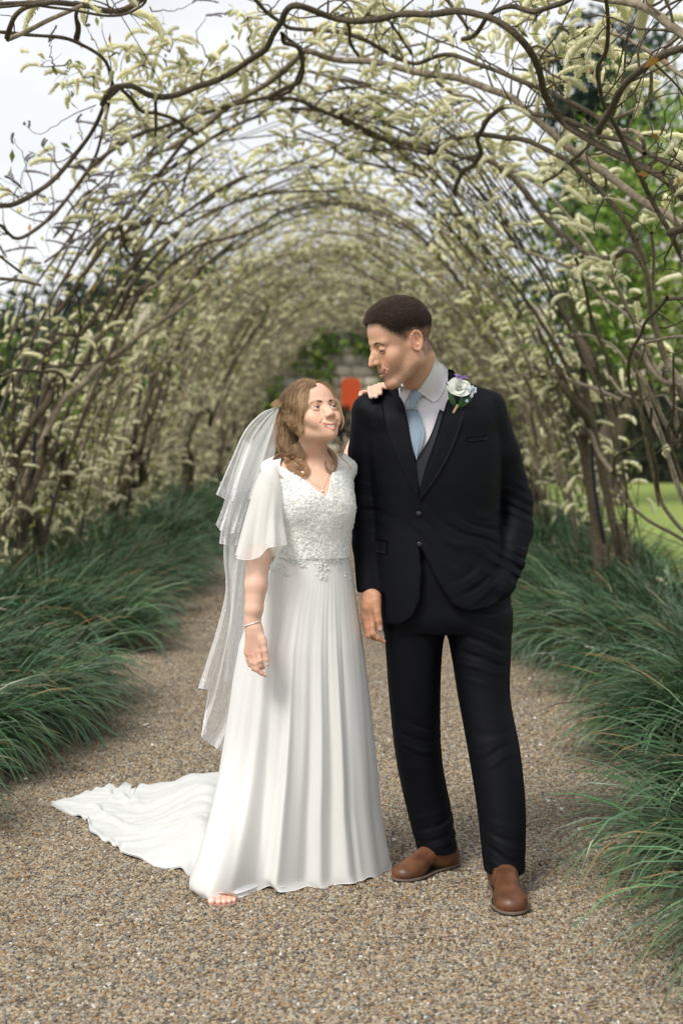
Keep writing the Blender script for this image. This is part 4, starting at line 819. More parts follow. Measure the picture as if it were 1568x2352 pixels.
    e((0, -.084, zm-.0015), (.021 if male else .022, .012, .0042 if male else .0056), k=.002, sub=True)
    c = c0
    # ears
    for s in (-1, 1):
        o = np.array((s*(.0735 if male else .070), .010, -.010)); E_ = lambda y, z, x=0: o+(s*(.006+x), y, z)
        e(o+(s*.003, 0, 0), (.010, .016, .026), k=.006, rot=(-12, 0, s*-14))
        hx = spline([E_(-.012, -.002, .0), E_(-.011, .012, .002), E_(-.006, .024, .004), E_(.004, .029, .006), E_(.013, .024, .008), E_(.017, .012, .009), E_(.015, -.004, .008), E_(.009, -.016, .005), E_(.001, -.025, .002), E_(-.007, -.023, .001), E_(-.010, -.013, .0)], 16)
        F.chain(hx, np.interp(np.arange(16), [0, 5, 9, 12, 13, 15], [.0026, .0030, .0028, .0045, .0048, .003]), k=.0035, fr=fr)
        e(E_(.003, .004, .006), (.006, .0085, .013), k=.003, sub=True, rot=(-12, 0, 0))
        c(E_(.008, .012, .003), E_(.008, -.008, .003), .0028, .0026, k=.003)
def face_color(q, male):
    """skin colour by place on the head; q local coords (n,3)"""
    base = np.array((.60, .345, .235)) if male else np.array((.70, .435, .315))
    C = np.tile(base, (len(q), 1)); x, y, z = q.T
    def blend(w, col): C[:] = C*(1-w[:, None]) + np.array(col)*w[:, None]
    n = vnoise(q, 60, 1)*.5+vnoise(q, 160, 2)*.5
    C *= (1+.05*n)[:, None]
    ax = np.abs(x)
    g = lambda cx, cz, r: np.exp(-(((ax-cx)/r)**2+((z-cz)/r)**2))*(y < -.03)
    blend(.34*g(.040, -.036, .020), (.70, .26, .17) if male else (.82, .36, .27))
    blend(.30*np.exp(-((ax/.014)**2+((z+.034)/.012)**2))*(y < -.09), (.72, .30, .22))
    blend(.35*np.exp(-(((ax-.076)/.02)**2+((z+.008)/.035)**2))*(y > -.01), (.66, .26, .17))
    ze = np.exp(-(((ax-.031)/.014)**2+((z-.001)/.010)**2))*(y < -.05)
    blend(.30*ze, (.40, .20, .15))
    # lips follow the two curves
    ax = ax/(1 if male else 1.30); t = np.clip(ax/.026, 0, 1); sm = 0 if male else .0045; zu = -.064+t*.0040+.35*sm*t*t; zl = (-.076 if male else -.0785)+t**1.6*(.0135+sm)
    lip = smooth(.0042, .0022, np.abs(z-zu-.0005))*smooth(.027, .022, ax)*(y < -.078)
    lipl = smooth(.0058, .003, np.abs(z-zl))*smooth(.025, .018, ax)*(y < -.078)
    blend(np.clip(np.maximum(lip, lipl), 0, 1)*(.75 if male else .85), (.54, .22, .165) if male else (.64, .24, .20))
    # inside of mouth
    inner = (np.abs(z+.0675-t*.004-sm*t*t) < (.0032 if male else .0040))*(ax < .022)*(y > (-.093+.010*t*t))*(y < -.06)
    blend(inner*.4, (.30, .11, .085))
    if male:
        be = smooth(-.035, -.075, z)*smooth(.045, .0, y)*(.5+.5*vnoise(q, 400, 5))*smooth(-.14, -.115, z)
        ms = np.exp(-((ax/.026)**2+((z+.052)/.008)**2))*(y < -.08)*.5
        blend(np.clip(.42*be+.3*ms, 0, .55), (.17, .105, .075))
        # clipped sides and nape: skin shows through the short hair
        fade = hair_region(q)*(.32+.62*smooth(-.012, .042, z+np.maximum(y-.04, 0)*.10)**1.3); blend(np.clip(fade, 0, .93), (.060, .042, .034))
        for mx_, mz_ in ((.066, -.006), (.060, -.040)):
            pass
    return C
def hair_region(q):
    """1 where the groom's scalp carries hair"""
    x, y, z = q.T; ax = np.abs(x)
    front = smooth(.072, .086, z + .006*vnoise(q, 70, 12) - .25*np.maximum(ax-.03, 0) + (y+.07)*.55)      # hair line across the forehead
    side = smooth(-.056, -.030, y - np.maximum(.045-z, 0)*.62 - np.maximum(z-.05, 0)*-.55)*smooth(-.012, .010, z + (y < .0)*0)
    back = smooth(.022, .030, y)*smooth(-.070, -.045, z)
    top = smooth(.060, .080, z)*smooth(-.045, -.02, y)
    ear = (ax > .066)*np.exp(-(((y-.014)/.020)**4+((z+.008)/.032)**4))
    return np.clip(np.maximum.reduce([front*(z > .05), side, back, top])*(1-1.2*ear), 0, 1)
def eyes(parent, fr, male, gaze):
    """two eyeballs looking along local direction gaze"""
    for s in (-1, 1):
        ec = np.array((s*.0315, -.0705, -.001)); r = .0130
        th = np.linspace(0, PI, 19)[:, None]; ph = np.linspace(0, 2*PI, 25)[None, :-1]
        g = norm(np.array(gaze, float)); a = norm(np.cross(g, (0, 0, 1))); b = np.cross(a, g)
        d = np.cos(th)[..., None]*g + (np.sin(th)*np.cos(ph))[..., None]*a + (np.sin(th)*np.sin(ph))[..., None]*b
        ang = np.broadcast_to(th, d.shape[:2]).reshape(-1)
        V = ec + r*d.reshape(-1, 3)
        C = np.tile((.30, .25, .22) if male else (.56, .51, .48), (len(V), 1)).astype(float); ang = ang*(1 if male else .82)
        C[ang < .47] = (.10, .07, .05) if male else (.14, .10, .075); C[(ang >= .40) & (ang < .53)] = (.035, .025, .02); C[ang < .22] = (.004, .004, .004)
        Fq = grid_faces(19, 24, True)
        o = ob('eye', fr.w(V), Fq, mat('eye', attr='Col', rough=.08, spec=.6), None, True, C); attach(parent, o)
def teeth(parent, fr, male):
    """upper row of teeth as one curved strip with a groove between neighbours"""
    n = 61; t = np.linspace(-1, 1, n); w = .0200 if male else .0265
    x = t*w; y = (-.0902 if male else -.0912)+(.0080 if male else .0120)*np.abs(t)**2.2 + .0012*(np.abs(((t*4.0) % 1)-.5) > .40)
    zt = -.0635+(.0035 if male else .0085)*t*t; zt = zt+(0 if male else .001); zb = (-.0702 if male else -.0735)+(.0055 if male else .0125)*t*t+.0010*(np.abs(((t*4.0) % 1)-.5) > .42)
    V = np.vstack([np.c_[x, y, zt], np.c_[x, y-.0006, (zt+zb)/2], np.c_[x, y, zb], np.c_[x, y+.004, zb]])
    o = ob('teeth', fr.w(V), grid_faces(4, n), mat('teeth', (.86, .83, .76), .2), None); attach(parent, o)

# ---- groom head frame, from the measured eye, ear, nose and chin
YG = 4.30
G_S = 790/FPX*(YG)                        # metres per local unit
gfr = Frame(rotm(-68, 27, 5), G_S, at(919, 780, YG+.0)[0:3])
YB = 4.30
bfr = Frame(rotm(33, -19, -3), 712/FPX*YB, at(719, 955, YB+.02))
# ================================================================ shared cloth / body tools
def polydist(U, W, poly):
    """signed distance (px) to a polygon, negative inside"""
    P = np.array(poly, float); n = len(P); d = np.full(U.shape, 1e9); ins = np.zeros(U.shape, bool)
    for i in range(n):
        a, b = P[i], P[(i+1) % n]; e = b-a; px, py = U-a[0], W-a[1]
        t = np.clip((px*e[0]+py*e[1])/(e@e+1e-9), 0, 1); d = np.minimum(d, (px-t*e[0])**2+(py-t*e[1])**2)
        c = (a[1] <= W) != (b[1] <= W)
        x = a[0]+(W-a[1])*(e[0])/(e[1] if abs(e[1]) > 1e-9 else 1e-9); ins ^= c & (U < x)
    return np.where(ins, -np.sqrt(d), np.sqrt(d))
def cut(F, poly, y0, y1, k=.006):
    """open a garment along the outline measured for it, only between depths y0..y1"""
    P = np.array(poly, float); c = [at(u, v, y) for u, v in P for y in (y0, y1)]; c = np.array(c)
    def fn(Q):
        u, v = proj(Q); d = polydist(u, v, P)*Q[..., 1]/FPX
        return np.maximum(d, np.maximum(y0-Q[..., 1], Q[..., 1]-y1))
    F.apply(fn, c.min(0), c.max(0), k, True)
def rows(tab, cy, ry, grow=0):
    """(v, uL, uR[, cy, ry]) -> loft rows in metres"""
    out = []
    for r in tab:
        v, a, b = r[:3]; y = r[3] if len(r) > 3 else cy; q = r[4] if len(r) > 4 else ry
        A, B = at(a, v, y), at(b, v, y); out.append((A[2], (A[0]+B[0])/2, y, (B[0]-A[0])/2+grow, q+grow))
    return sorted(out)
def patch(tree, ea, eb, n, m, off, thick, ydef, puff=0, relax=2):
    """strip of cloth between two edges laid on the body surface underneath, with real thickness"""
    A = spline(ea, n); B = spline(eb, n); t = np.linspace(0, 1, m)[None, :, None]
    G = A[:, None]*(1-t)+B[:, None]*t; Y = np.full((n, m), np.nan)
    for i in range(n):
        for j in range(m):
            h, _ = cast(tree, *G[i, j])
            if h is not None and abs(h[1]-ydef) < .25: Y[i, j] = h[1]
    if np.isnan(Y).all(): Y[:] = ydef
    for _ in range(60):
        if not np.isnan(Y).any(): break
        P = np.pad(Y, 1, mode='edge'); S = np.stack([P[:-2, 1:-1], P[2:, 1:-1], P[1:-1, :-2], P[1:-1, 2:]])
        with np.errstate(all='ignore'):
            import warnings; warnings.simplefilter('ignore'); a = np.nanmean(S, 0)
        Y = np.where(np.isnan(Y), a, Y)
    for _ in range(relax):
        P = np.pad(Y, 1, mode='edge'); Y = np.minimum((P[:-2, 1:-1]+P[2:, 1:-1]+P[1:-1, :-2]+P[1:-1, 2:]+2*Y)/6, Y+.004)
    Y = Y-off-puff*np.sin(np.linspace(0, PI, m))[None]
    f = np.array([[at(G[i, j, 0], G[i, j, 1], Y[i, j]) for j in range(m)] for i in range(n)]).reshape(-1, 3)
    b = np.array([[at(G[i, j, 0], G[i, j, 1], Y[i, j]+thick) for j in range(m)] for i in range(n)]).reshape(-1, 3)
    F = grid_faces(n, m); N = n*m; V = np.vstack([f, b]); Fs = [F, F[:, ::-1]+N]
    rim = list(range(m))+[i*m+m-1 for i in range(1, n)]+[(n-1)*m+j for j in range(m-2, -1, -1)]+[i*m for i in range(n-2, 0, -1)]
    R = np.array([[rim[k], rim[(k+1) % len(rim)], rim[(k+1) % len(rim)]+N, rim[k]+N] for k in range(len(rim))])
    return V, np.vstack(Fs+[R])
def hand(F, P, k=.006):
    """P: dict with wrist, palm chain and five fingers (lists of (u,v,Y,r))"""
    for name, ch in P.items():
        pts = [at(a[0], a[1], a[2]) for a in ch]; F.chain(pts, [a[3] for a in ch], k=.010 if name.startswith('palm') else .0035)
def wrinkles(V, N, comps):
    """push cloth in and out: comps = (point, radius, direction of the creases' normal, wavelength, depth)"""
    out = V.copy()
    for p, r, d, wl, a in comps:
        q = V-np.array(p); w = np.exp(-(q**2).sum(1)/r**2)*(.35+.9*np.abs(vnoise(V, 13, 6))); ph = q@norm(np.array(d, float))/wl*2*PI + 3.2*vnoise(V, 11, 3)
        out += N*(a*w*(np.sin(ph)+.5*np.sin(2.3*ph+1)))[:, None]
    return out
NAVY = lambda: mat('navy_wool', (.0022, .0028, .0054), .62, bump=(900, .12, .001), noise=(6, .35, (.0018, .0021, .0036)), spec=.13)

# ================================================================ groom
GY = 4.46
groom = empty('person', (at(1040, 1900, 4.4)[0], 4.40, 0), 'tall man in navy suit and brown boots, one hand in pocket, looking down', 'person')
# ---- body: head, neck and right hand in one skin; coarse limbs inside the clothes
g = Field(gfr.w(np.zeros(3))-(.17, .19, .26), gfr.w(np.zeros(3))+(.19, .19, .17), .0019)
face(g, gfr, True)
nb = at(978, 935, GY+.01)
g.cone(gfr.w((0, .028, -.055)), nb, .056, .055, k=.018)
g.cone(gfr.w((.030, .030, -.045)), at(1000, 880, GY-.01), .028, .030, k=.02)
V1, F1 = g.mesh(); C1 = face_color(gfr.l(V1), True)
ghead_tree = bvh(V1, F1)
for u_, v_, r_ in ((920.5, 805.5, .0013), (934, 826, .0012), (905, 842, .0008), (926, 848, .0008)):   # moles
    h_, _ = cast(ghead_tree, u_, v_)
    if h_ is not None:
        w_ = np.exp(-((V1-h_)**2).sum(1)/(r_*1.5)**2)[:, None]; C1 = C1*(1-.75*w_)+np.array((.13, .06, .04))*.75*w_
h = Field(np.minimum(at(815, 1485, 4.30), at(815, 1485, 4.48)), np.maximum(at(900, 1310, 4.30), at(900, 1310, 4.48)), .0016)
z = lambda x, y, Y, r: (790.1+x*.084, 1316.8+y*.084, Y, r)
hand(h, {'palm0': [z(740, 150, 4.40, .026), z(735, 560, 4.385, .0255), z(700, 900, 4.375, .021)], 'palm1': [z(640, 700, 4.39, .020), z(560, 1180, 4.395, .0115)],
         'palm2': [z(690, 700, 4.38, .020), z(650, 1200, 4.382, .013)], 'palm3': [z(760, 800, 4.37, .020), z(765, 1190, 4.370, .0125)], 'palm4': [z(860, 640, 4.37, .018), z(880, 930, 4.362, .015)],
         'thumb': [z(850, 750, 4.365, .017), z(905, 1040, 4.355, .0120), z(945, 1290, 4.352, .0108), z(985, 1520, 4.355, .0088)],
         'index': [z(770, 1190, 4.370, .0122), z(775, 1440, 4.362, .0098), z(790, 1640, 4.360, .0102), z(930, 1765, 4.362, .0086), z(1080, 1860, 4.368, .0070)],
         'middle': [z(685, 1210, 4.380, .0122), z(690, 1480, 4.372, .0098), z(700, 1690, 4.372, .0098), z(820, 1760, 4.385, .0085), z(960, 1800, 4.395, .0072)],
         'ring': [z(610, 1210, 4.388, .0115), z(640, 1480, 4.384, .0095), z(650, 1690, 4.386, .0093), z(760, 1700, 4.402, .0082), z(860, 1700, 4.412, .0072)],
         'little': [z(535, 1190, 4.396, .0105), z(590, 1440, 4.396, .0085), z(615, 1600, 4.400, .0082), z(700, 1600, 4.412, .0072), z(780, 1590, 4.420, .0062)]})
V2, F2 = h.mesh()
C2 = np.tile((.50, .26, .155), (len(V2), 1))*(1+.10*vnoise(V2, 120, 4)[:, None]); w_ = np.exp(-((V2-at(*z(700, 1300, 4.36, 0)[:3]))**2).sum(1)/.02**2)[:, None]*.3
C2 = C2*(1-w_)+np.array((.46, .19, .11))*w_
pn = at(*z(1000, 1500, 4.347, 0)[:3]); w_ = smooth(.0085, .0065, np.linalg.norm((V2-pn)*(1, .7, .8), axis=1))[:, None]; C2 = C2*(1-w_)+np.array((.62, .42, .36))*w_   # thumb nail
b = Field((-.05, 4.1, .05), (.72, 4.75, 1.42), .012)
b.loft(rows([(900, 900, 1060, 4.46, .06), (950, 865, 1115, 4.48, .06), (1100, 875, 1120, 4.48, .09), (1250, 880, 1125, 4.48, .08), (1380, 905, 1130, 4.47, .07), (1425, 910, 1130, 4.46, .06)], GY, .1), k=.02)
L1 = [(950, 1450, 4.46, .058), (955, 1650, 4.46, .05), (995, 1960, 4.52, .04)]; L2 = [(1100, 1450, 4.44, .058), (1120, 1680, 4.37, .05), (1158, 2010, 4.30, .04)]
for l in (L1, L2): b.chain([at(*q[:3]) for q in l], [q[3] for q in l], k=.02)
for l in ([(860, 960, 4.48, .030), (842, 1160, 4.465, .025), (850, 1345, 4.41, .024)], [(1110, 960, 4.47, .030), (1180, 1180, 4.50, .025), (1150, 1310, 4.42, .022), (1125, 1390, 4.40, .02)]):
    b.chain([at(*q[:3]) for q in l], [q[3] for q in l], k=.02)
V3, F3 = b.mesh(); C3 = np.tile((.5, .28, .19), (len(V3), 1))
V, Fq = join_vf([(V1, F1), (V2, F2), (V3, F3)])
skin = mat('skin', attr='Col', rough=.47, sss=.12, spec=.4, bump=(900, .10, .0006))
attach(groom, ob('body', V, Fq, skin, None, True, np.vstack([C1, C2, C3])))
eyes(groom, gfr, True, (-.05, -1, -.75)); teeth(groom, gfr, True)

# ---- shirt: collar stand and chest
s_ = Field((at(840, 1120, 4.5)[0], 4.24, at(900, 1130, 4.5)[2]), (at(1120, 900, 4.5)[0], 4.68, at(900, 800, 4.5)[2]), .004)
s_.loft(rows([(880, 925, 1040, 4.48, .07), (930, 885, 1100, 4.475, .103), (1000, 860, 1125, 4.46, .124), (1120, 860, 1130, 4.46, .128)], GY, .1), k=.02)
s_.cone(at(968, 925, GY-.02), at(974, 870, GY-.008), .073, .066, k=.012)
s_.cone(at(1000, 870, GY+.03), at(980, 950, GY+.02), .040, .08, k=.02)
cut(s_, [(900, 780), (1010, 780), (1004, 822), (985, 858), (962, 887), (940, 893), (912, 884), (880, 860)], 4.0, 4.455, k=.006)
Vs, Fs = s_.mesh(); shirt_tree = bvh(Vs, Fs)
white = mat('shirt_cotton', (.70, .67, .71), .75, bump=(500, .1, .001), noise=(14, .4, (.62, .60, .65)))
attach(groom, ob('shirt', Vs, Fs, white))
both = bvh(*join_vf([(Vs, Fs), (V1, F1)]))
cv, cf = join_vf([patch(both, [(917, 884), (920, 905), (928, 930)], [(944, 898), (941, 903), (934, 915)], 8, 5, .006, .003, 4.36),
                  patch(both, [(1001, 822), (986, 858), (962, 893), (957, 897)], [(1029, 846), (1026, 880), (1008, 915), (995, 924)], 16, 9, .007, .003, 4.38, puff=.002)])
attach(groom, ob('collar', cv, cf, white, None, False))
bu = [tube([at(974.5, v, 4.325), at(974.5, v, 4.320)], [.0045, .0045], 10) for v in (975, 1010)]
# ---- tie
tie_m = mat('tie_linen', (.235, .305, .375), .8, bump=(420, .35, .002), noise=(60, .5, (.19, .26, .33)))
tv, tf = patch(shirt_tree, [(932, 940), (934, 985), (945, 1025), (956, 1056)], [(958, 940), (974, 985), (968, 1025), (957, 1056)], 16, 9, .012, .006, 4.34, puff=.006)
tie = ob('tie', tv, tf, tie_m); attach(groom, tie)
kf = Field(at(920, 950, 4.28)*0+np.array([at(925, 950, 4.3)[0], 4.27, at(925, 950, 4.3)[2]]), (at(980, 890, 4.4)[0], 4.42, at(980, 893, 4.4)[2]), .002)
kf.cone(at(953, 909, 4.345), at(946, 934, 4.335), .0165, .0115, k=.004); kf.cone(at(948, 911, 4.350), at(960, 909, 4.350), .012, .012, k=.006)
kv, kq = kf.mesh(); attach(groom, ob('tie_knot', kv, kq, tie_m))
# ---- waistcoat
vest = mat('waistcoat_wool', (.012, .015, .022), .75, bump=(700, .2, .001), noise=(30, .5, (.009, .011, .017)))
vv, vf = join_vf([patch(shirt_tree, [(920, 950), (934, 1000), (955, 1058), (960, 1150)], [(905, 950), (905, 1010), (920, 1080), (940, 1150)], 14, 6, .010, .004, 4.33),
                  patch(shirt_tree, [(1009, 940), (988, 1000), (960, 1050), (948, 1075), (957, 1150)], [(1030, 950), (1025, 1010), (1005, 1070), (990, 1110), (985, 1150)], 16, 6, .016, .004, 4.33)])
attach(groom, ob('waistcoat', vv, vf, vest))
# ---- jacket
j = Field((at(785, 1200, 4.35)[0], 4.22, at(900, 1460, 4.4)[2]), (at(1240, 1200, 4.35)[0], 4.72, at(900, 850, 4.6)[2]), .0055)
j.loft(rows([(905, 895, 1085, 4.48, .075), (935, 850, 1135, 4.475, .125), (1000, 842, 1148, 4.465, .142), (1100, 848, 1150, 4.46, .148), (1190, 852, 1148, 4.46, .144), (1260, 850, 1160, 4.455, .148), (1340, 852, 1174, 4.45, .155), (1445, 862, 1180, 4.45, .165)], GY, .13), k=.02)
j.cone(at(905, 918, 4.48), at(850, 942, 4.47), .048, .050, k=.03); j.cone(at(1040, 905, 4.48), at(1120, 937, 4.47), .050, .054, k=.03)
j.cone(at(985, 900, 4.53), at(1018, 878, 4.50), .05, .035, k=.03)
SL = [(847, 945, 4.47, .054), (842, 1040, 4.475, .057), (840, 1150, 4.465, .053), (845, 1250, 4.44, .048), (850, 1350, 4.405, .043)]
SR = [(1119, 940, 4.465, .056), (1148, 1040, 4.49, .060), (1182, 1150, 4.52, .056), (1183, 1215, 4.49, .055), (1166, 1290, 4.43, .050), (1146, 1348, 4.375, .047)]
for l in (SL, SR): j.chain([at(*q[:3]) for q in l], [q[3] for q in l], k=.014)
cut(j, [(820, 1361), (885, 1363), (885, 1480), (780, 1480), (780, 1358)], 4.0, 4.9, k=.002)            # left cuff end
cut(j, [(1176, 1364), (1150, 1390), (1240, 1420), (1260, 1300), (1240, 1240), (1202, 1322)], 4.0, 4.9, k=.003)
# opening at the neck and chest
cut(j, [(890, 840), (911, 886), (929, 935), (945, 1010), (957, 1070), (961, 1128), (975, 1078), (995, 1020), (1020, 940), (1034, 890), (1024, 845), (1010, 780)], 3.9, 4.475, k=.003)
cut(j, [(885, 800), (911, 884), (990, 870), (1004, 822), (1024, 842), (1060, 830), (1040, 780)], 4.3, 4.56, k=.004)
# fronts cut away below the last button, rounded hems, back hem
cut(j, [(962, 1252), (969, 1310), (964, 1380), (948, 1418), (920, 1436), (880, 1432), (860, 1428), (860, 1520), (1240, 1520), (1240, 1370), (1165, 1372), (1125, 1396), (1080, 1406), (1040, 1392), (1000, 1330), (967, 1262)], 3.9, 4.46, k=.004)
cut(j, [(840, 1425), (840, 1520), (1240, 1520), (1240, 1400)], 4.4, 4.9, k=.004)
Vj, Fj = j.mesh(); Nj = normals(Vj, Fj)
Vj = wrinkles(Vj, Nj, [(at(1190, 1170, 4.47), .07, (.35, 0, 1), .034, .0045), (at(1165, 1290, 4.38), .08, (.5, 0, 1), .038, .0050), (at(1100, 1240, 4.32), .10, (.6, 0, 1), .07, .0035),
                       (at(985, 1200, 4.30), .07, (.9, 0, .8), .05, .0018), (at(840, 1160, 4.42), .08, (.2, 0, 1), .05, .003), (at(1130, 960, 4.40), .06, (1, 0, .3), .05, .002), (at(1110, 1335, 4.30), .07, (-.6, 0, 1), .055, .0045)])
jt = bvh(Vj, Fj)
jacket = ob('jacket', Vj, Fj, NAVY()); attach(groom, jacket)
lap = [patch(jt, [(911, 886), (914, 905), (929, 940), (943, 1010), (955, 1070), (961, 1140)], [(880, 893), (878, 945), (895, 1010), (922, 1072), (945, 1118), (961, 1146)], 26, 9, .007, .004, 4.34, relax=6),
       patch(jt, [(1026, 846), (1036, 892), (1021, 940), (996, 1020), (976, 1078), (962, 1140)], [(1040, 850), (1068, 900), (1062, 960), (1038, 1030), (1002, 1096), (962, 1150)], 26, 9, .007, .004, 4.34, relax=6)]
for a in lap: attach(groom, ob('lapel', a[0], a[1], NAVY()))
pv, pf = patch(jt, [(862, 1237), (862, 1268)], [(889, 1241), (887, 1272)], 5, 6, .006, .004, 4.33)
attach(groom, ob('pocket_flap', pv, pf, NAVY()))
pv, pf = patch(jt, [(1072, 1004), (1071, 1014)], [(1118, 1000), (1118, 1010)], 4, 8, .004, .003, 4.33)
attach(groom, ob('breast_pocket', pv, pf, NAVY()))
for u_, v_ in ((961.5, 1180), (963, 1250)):
    h_, _ = cast(jt, u_, v_); h_ = h_ if h_ is not None else at(u_, v_, 4.32)
    a_, b_ = tube([h_+(0, .004, 0), h_-(0, .003, 0), h_-(0, .0045, 0)], [.0085, .0085, .0070], 14); attach(groom, ob('button', a_, b_, mat('horn_button', (.012, .012, .014), .22)))
# ---- trousers
t = Field((at(850, 1400, 4.6)[0], 4.08, at(1000, 2010, 4.28)[2]-.02), (at(1225, 1800, 4.4)[0]+.01, 4.72, at(900, 1200, 4.6)[2]), .006)
t.loft(rows([(1215, 880, 1140, 4.47, .115), (1290, 870, 1165, 4.46, .13), (1380, 872, 1172, 4.455, .135), (1425, 877, 1174, 4.45, .13), (1446, 880, 1173, 4.45, .120)], GY, .13), k=.02)
t.loft(rows([(1400, 876, 1030, 4.455, .115), (1480, 884, 1017, 4.455, .105), (1600, 893, 1011, 4.46, .092), (1750, 910, 1016, 4.48, .080), (1870, 936, 1038, 4.49, .076), (1949, 957, 1050, 4.485, .080)], GY, .1), k=.012, e=2.1)
t.loft(rows([(1400, 1012, 1174, 4.44, .115), (1480, 1031, 1173, 4.43, .108), (1600, 1051, 1171, 4.40, .097), (1720, 1073, 1193, 4.35, .090), (1850, 1094, 1206, 4.30, .084), (1998, 1110, 1205, 4.255, .082)], GY, .1), k=.014, e=2.1)
Vt, Ft = t.mesh(); Nt = normals(Vt, Ft)
Vt = wrinkles(Vt, Nt, [(at(1100, 1500, 4.34), .08, (.25, 0, 1), .05, .0034), (at(1000, 1470, 4.36), .06, (1, 0, .8), .045, .003), (at(1130, 1715, 4.28), .07, (-.15, 0, 1), .06, .0026), (at(965, 1700, 4.40), .08, (.3, 0, 1), .06, .0035),
                       (at(1150, 1960, 4.20), .08, (.3, 0, 1), .05, .0035), (at(1010, 1900, 4.46), .07, (-.4, 0, 1), .045, .0045)])
attach(groom, ob('trousers', Vt, Ft, NAVY()))

# ---- boots
leather = mat('tan_leather', (.150, .058, .022), .42, noise=(20, .85, (.055, .020, .010)), bump=(160, .3, .002), spec=.45)
solem = mat('boot_sole', (.022, .018, .016), .6, bump=(200, .3, .001)); welt = mat('boot_welt', (.16, .12, .095), .7)
def boot(px, yaw, L_=.30):
    fr = Frame(rotm(yaw, 0, 0), L_/.30, px)     # toe at local (0,-.30), heel at y=0
    F = Field(fr.w((0, -.14, .09))-(.19, .19, .12), fr.w((0, -.14, .09))+(.19, .19, .12), .003)
    F.ell((0, -.235, .034), (.050, .064, .034), k=.02, fr=fr); F.ell((0, -.262, .030), (.042, .038, .027), k=.02, fr=fr)
    F.cone((0, -.215, .050), (0, -.12, .082), .034, .040, k=.03, fr=fr); F.ell((0, -.05, .050), (.036, .050, .052), k=.03, fr=fr)
    F.cone((0, -.10, .05), (0, -.03, .04), .036, .034, k=.02, fr=fr)
    F.cone((0, -.066, .08), (0, -.070, .150), .043, .041, k=.03, fr=fr)
    F.apply(lambda P: P[..., 2]-.020, np.array((-.2, -.4, -.2)), np.array((.2, .2, .02)), .003, True, fr)
    V, Fq = F.mesh(); up = ob('boot', V, Fq, leather); attach(groom, up)
    y = np.linspace(-.306, .006, 40); w = np.interp(y, [-.306, -.300, -.285, -.262, -.235, -.20, -.15, -.10, -.05, -.02, -.004, .006], [.002, .020, .038, .050, .056, .053, .041, .036, .039, .036, .026, .002])
    out = np.vstack([np.c_[w, y], np.c_[-w[::-1], y[::-1]]]); n = len(out)
    lv = [(.0, .94), (.004, 1.0), (.016, 1.0), (.0165, 1.02), (.0225, 1.02), (.0235, .96)]
    V = np.vstack([np.c_[(out-(0, -.15))*k_+(0, -.15), np.full(n, z_)] for z_, k_ in lv]+[[[0, -.15, lv[0][0]]], [[0, -.15, lv[-1][0]]]])
    Fq = grid_faces(len(lv), n, True)[:, ::-1]; b_ = len(lv)*n
    caps = [[b_, (i+1) % n, i] for i in range(n)]; capt = [[b_+1, (len(lv)-1)*n+i, (len(lv)-1)*n+(i+1) % n] for i in range(n)]
    me = mesh_np('sole', fr.w(V), Fq.tolist()+caps+capt, solem, False); me.materials.append(welt)
    for i, p in enumerate(me.polygons):
        if 3*n <= i < 5*n: p.material_index = 1
    o = link('sole', me); o.parent = up
boot(ground(1177, 2112)+(-.008, .30, 0), 2, .30)
hl, tp = ground(1046, 1991), ground(912, 2030); dr = tp-hl; yw = math.degrees(math.atan2(dr[0], -dr[1]))
boot(hl, yw, .262)

# ---- short hair
def hair_cap(fr):
    F = Field(fr.w(np.zeros(3))-.19, fr.w(np.zeros(3))+.2, .0026)
    F.ell((0, .015, .038), (.0725, .0890, .0825), k=.01, fr=fr); F.ell((0, -.022, .070), (.054, .048, .044), k=.03, fr=fr)
    V, Fq = F.mesh(); q = fr.l(V); keep = (hair_region(q) > .35) & (q[:, 2] > .088)
    V = V + normals(V, Fq)*(.002*vnoise(V, 140, 9))[:, None]
    Fq = Fq[keep[Fq].all(1)]; return V, Fq
hv, hf = hair_cap(gfr)
hairm = mat('dark_brown_hair', attr='Col', rough=.42, spec=.35)
C = np.tile((.032, .022, .017), (len(hv), 1))
ho = ob('hair', hv, hf, hairm, None, True, C); attach(groom, ho)
# individual hairs: long on top (swept forward), clipped at sides
q = gfr.l(V1); w = hair_region(q); N1 = normals(V1, F1)
ids = np.flatnonzero((w > .15)); r_ = np.random.default_rng(3)
ids = r_.choice(ids, 56000); ids = ids[r_.random(len(ids)) < w[ids]*(.55+.45*smooth(.010, .05, q[ids][:, 2]))]
ql = q[ids]; top = smooth(.012, .072, ql[:, 2]+np.maximum(ql[:, 1]-.02, 0)*.25)
n_ = N1[ids]; fwd = gfr.R@np.array((0, -1, 0)); side = gfr.R@np.array((1, 0, 0)); dn = gfr.R@np.array((0, 0, -1))
d0 = n_*(.30+.22*top)[:, None] + fwd*(.75*top*(1-.5*smooth(-.02, -.06, ql[:, 1])))[:, None] + dn*(.55*(1-top))[:, None] + r_.normal(0, .22, n_.shape)
d0 /= np.linalg.norm(d0, axis=1)[:, None]
Ln = ((.0016+.0014*r_.random(len(ids)))*(1-top)+(.010+.007*r_.random(len(ids)))*top*(1-.30*smooth(.05, .10, ql[:, 1]))*(1-.42*smooth(-.035, -.075, ql[:, 1])))
tt = np.linspace(0, 1, 5)[None, :, None]
P = V1[ids][:, None] + d0[:, None]*Ln[:, None, None]*tt + (fwd*.35)[None, None]*(Ln*top)[:, None, None]*tt**2 + (dn*.30)[None, None]*(Ln*top*smooth(-.03, .04, ql[:, 1]))[:, None, None]*tt**2
P += n_[:, None]*(.004*top)[:, None, None]
R_ = (np.interp(tt[0, :, 0], [0, .6, 1], [1, .8, .2])[None]*(.00019+.00042*top)[:, None])
sv, sf = strands(P, R_, 3)
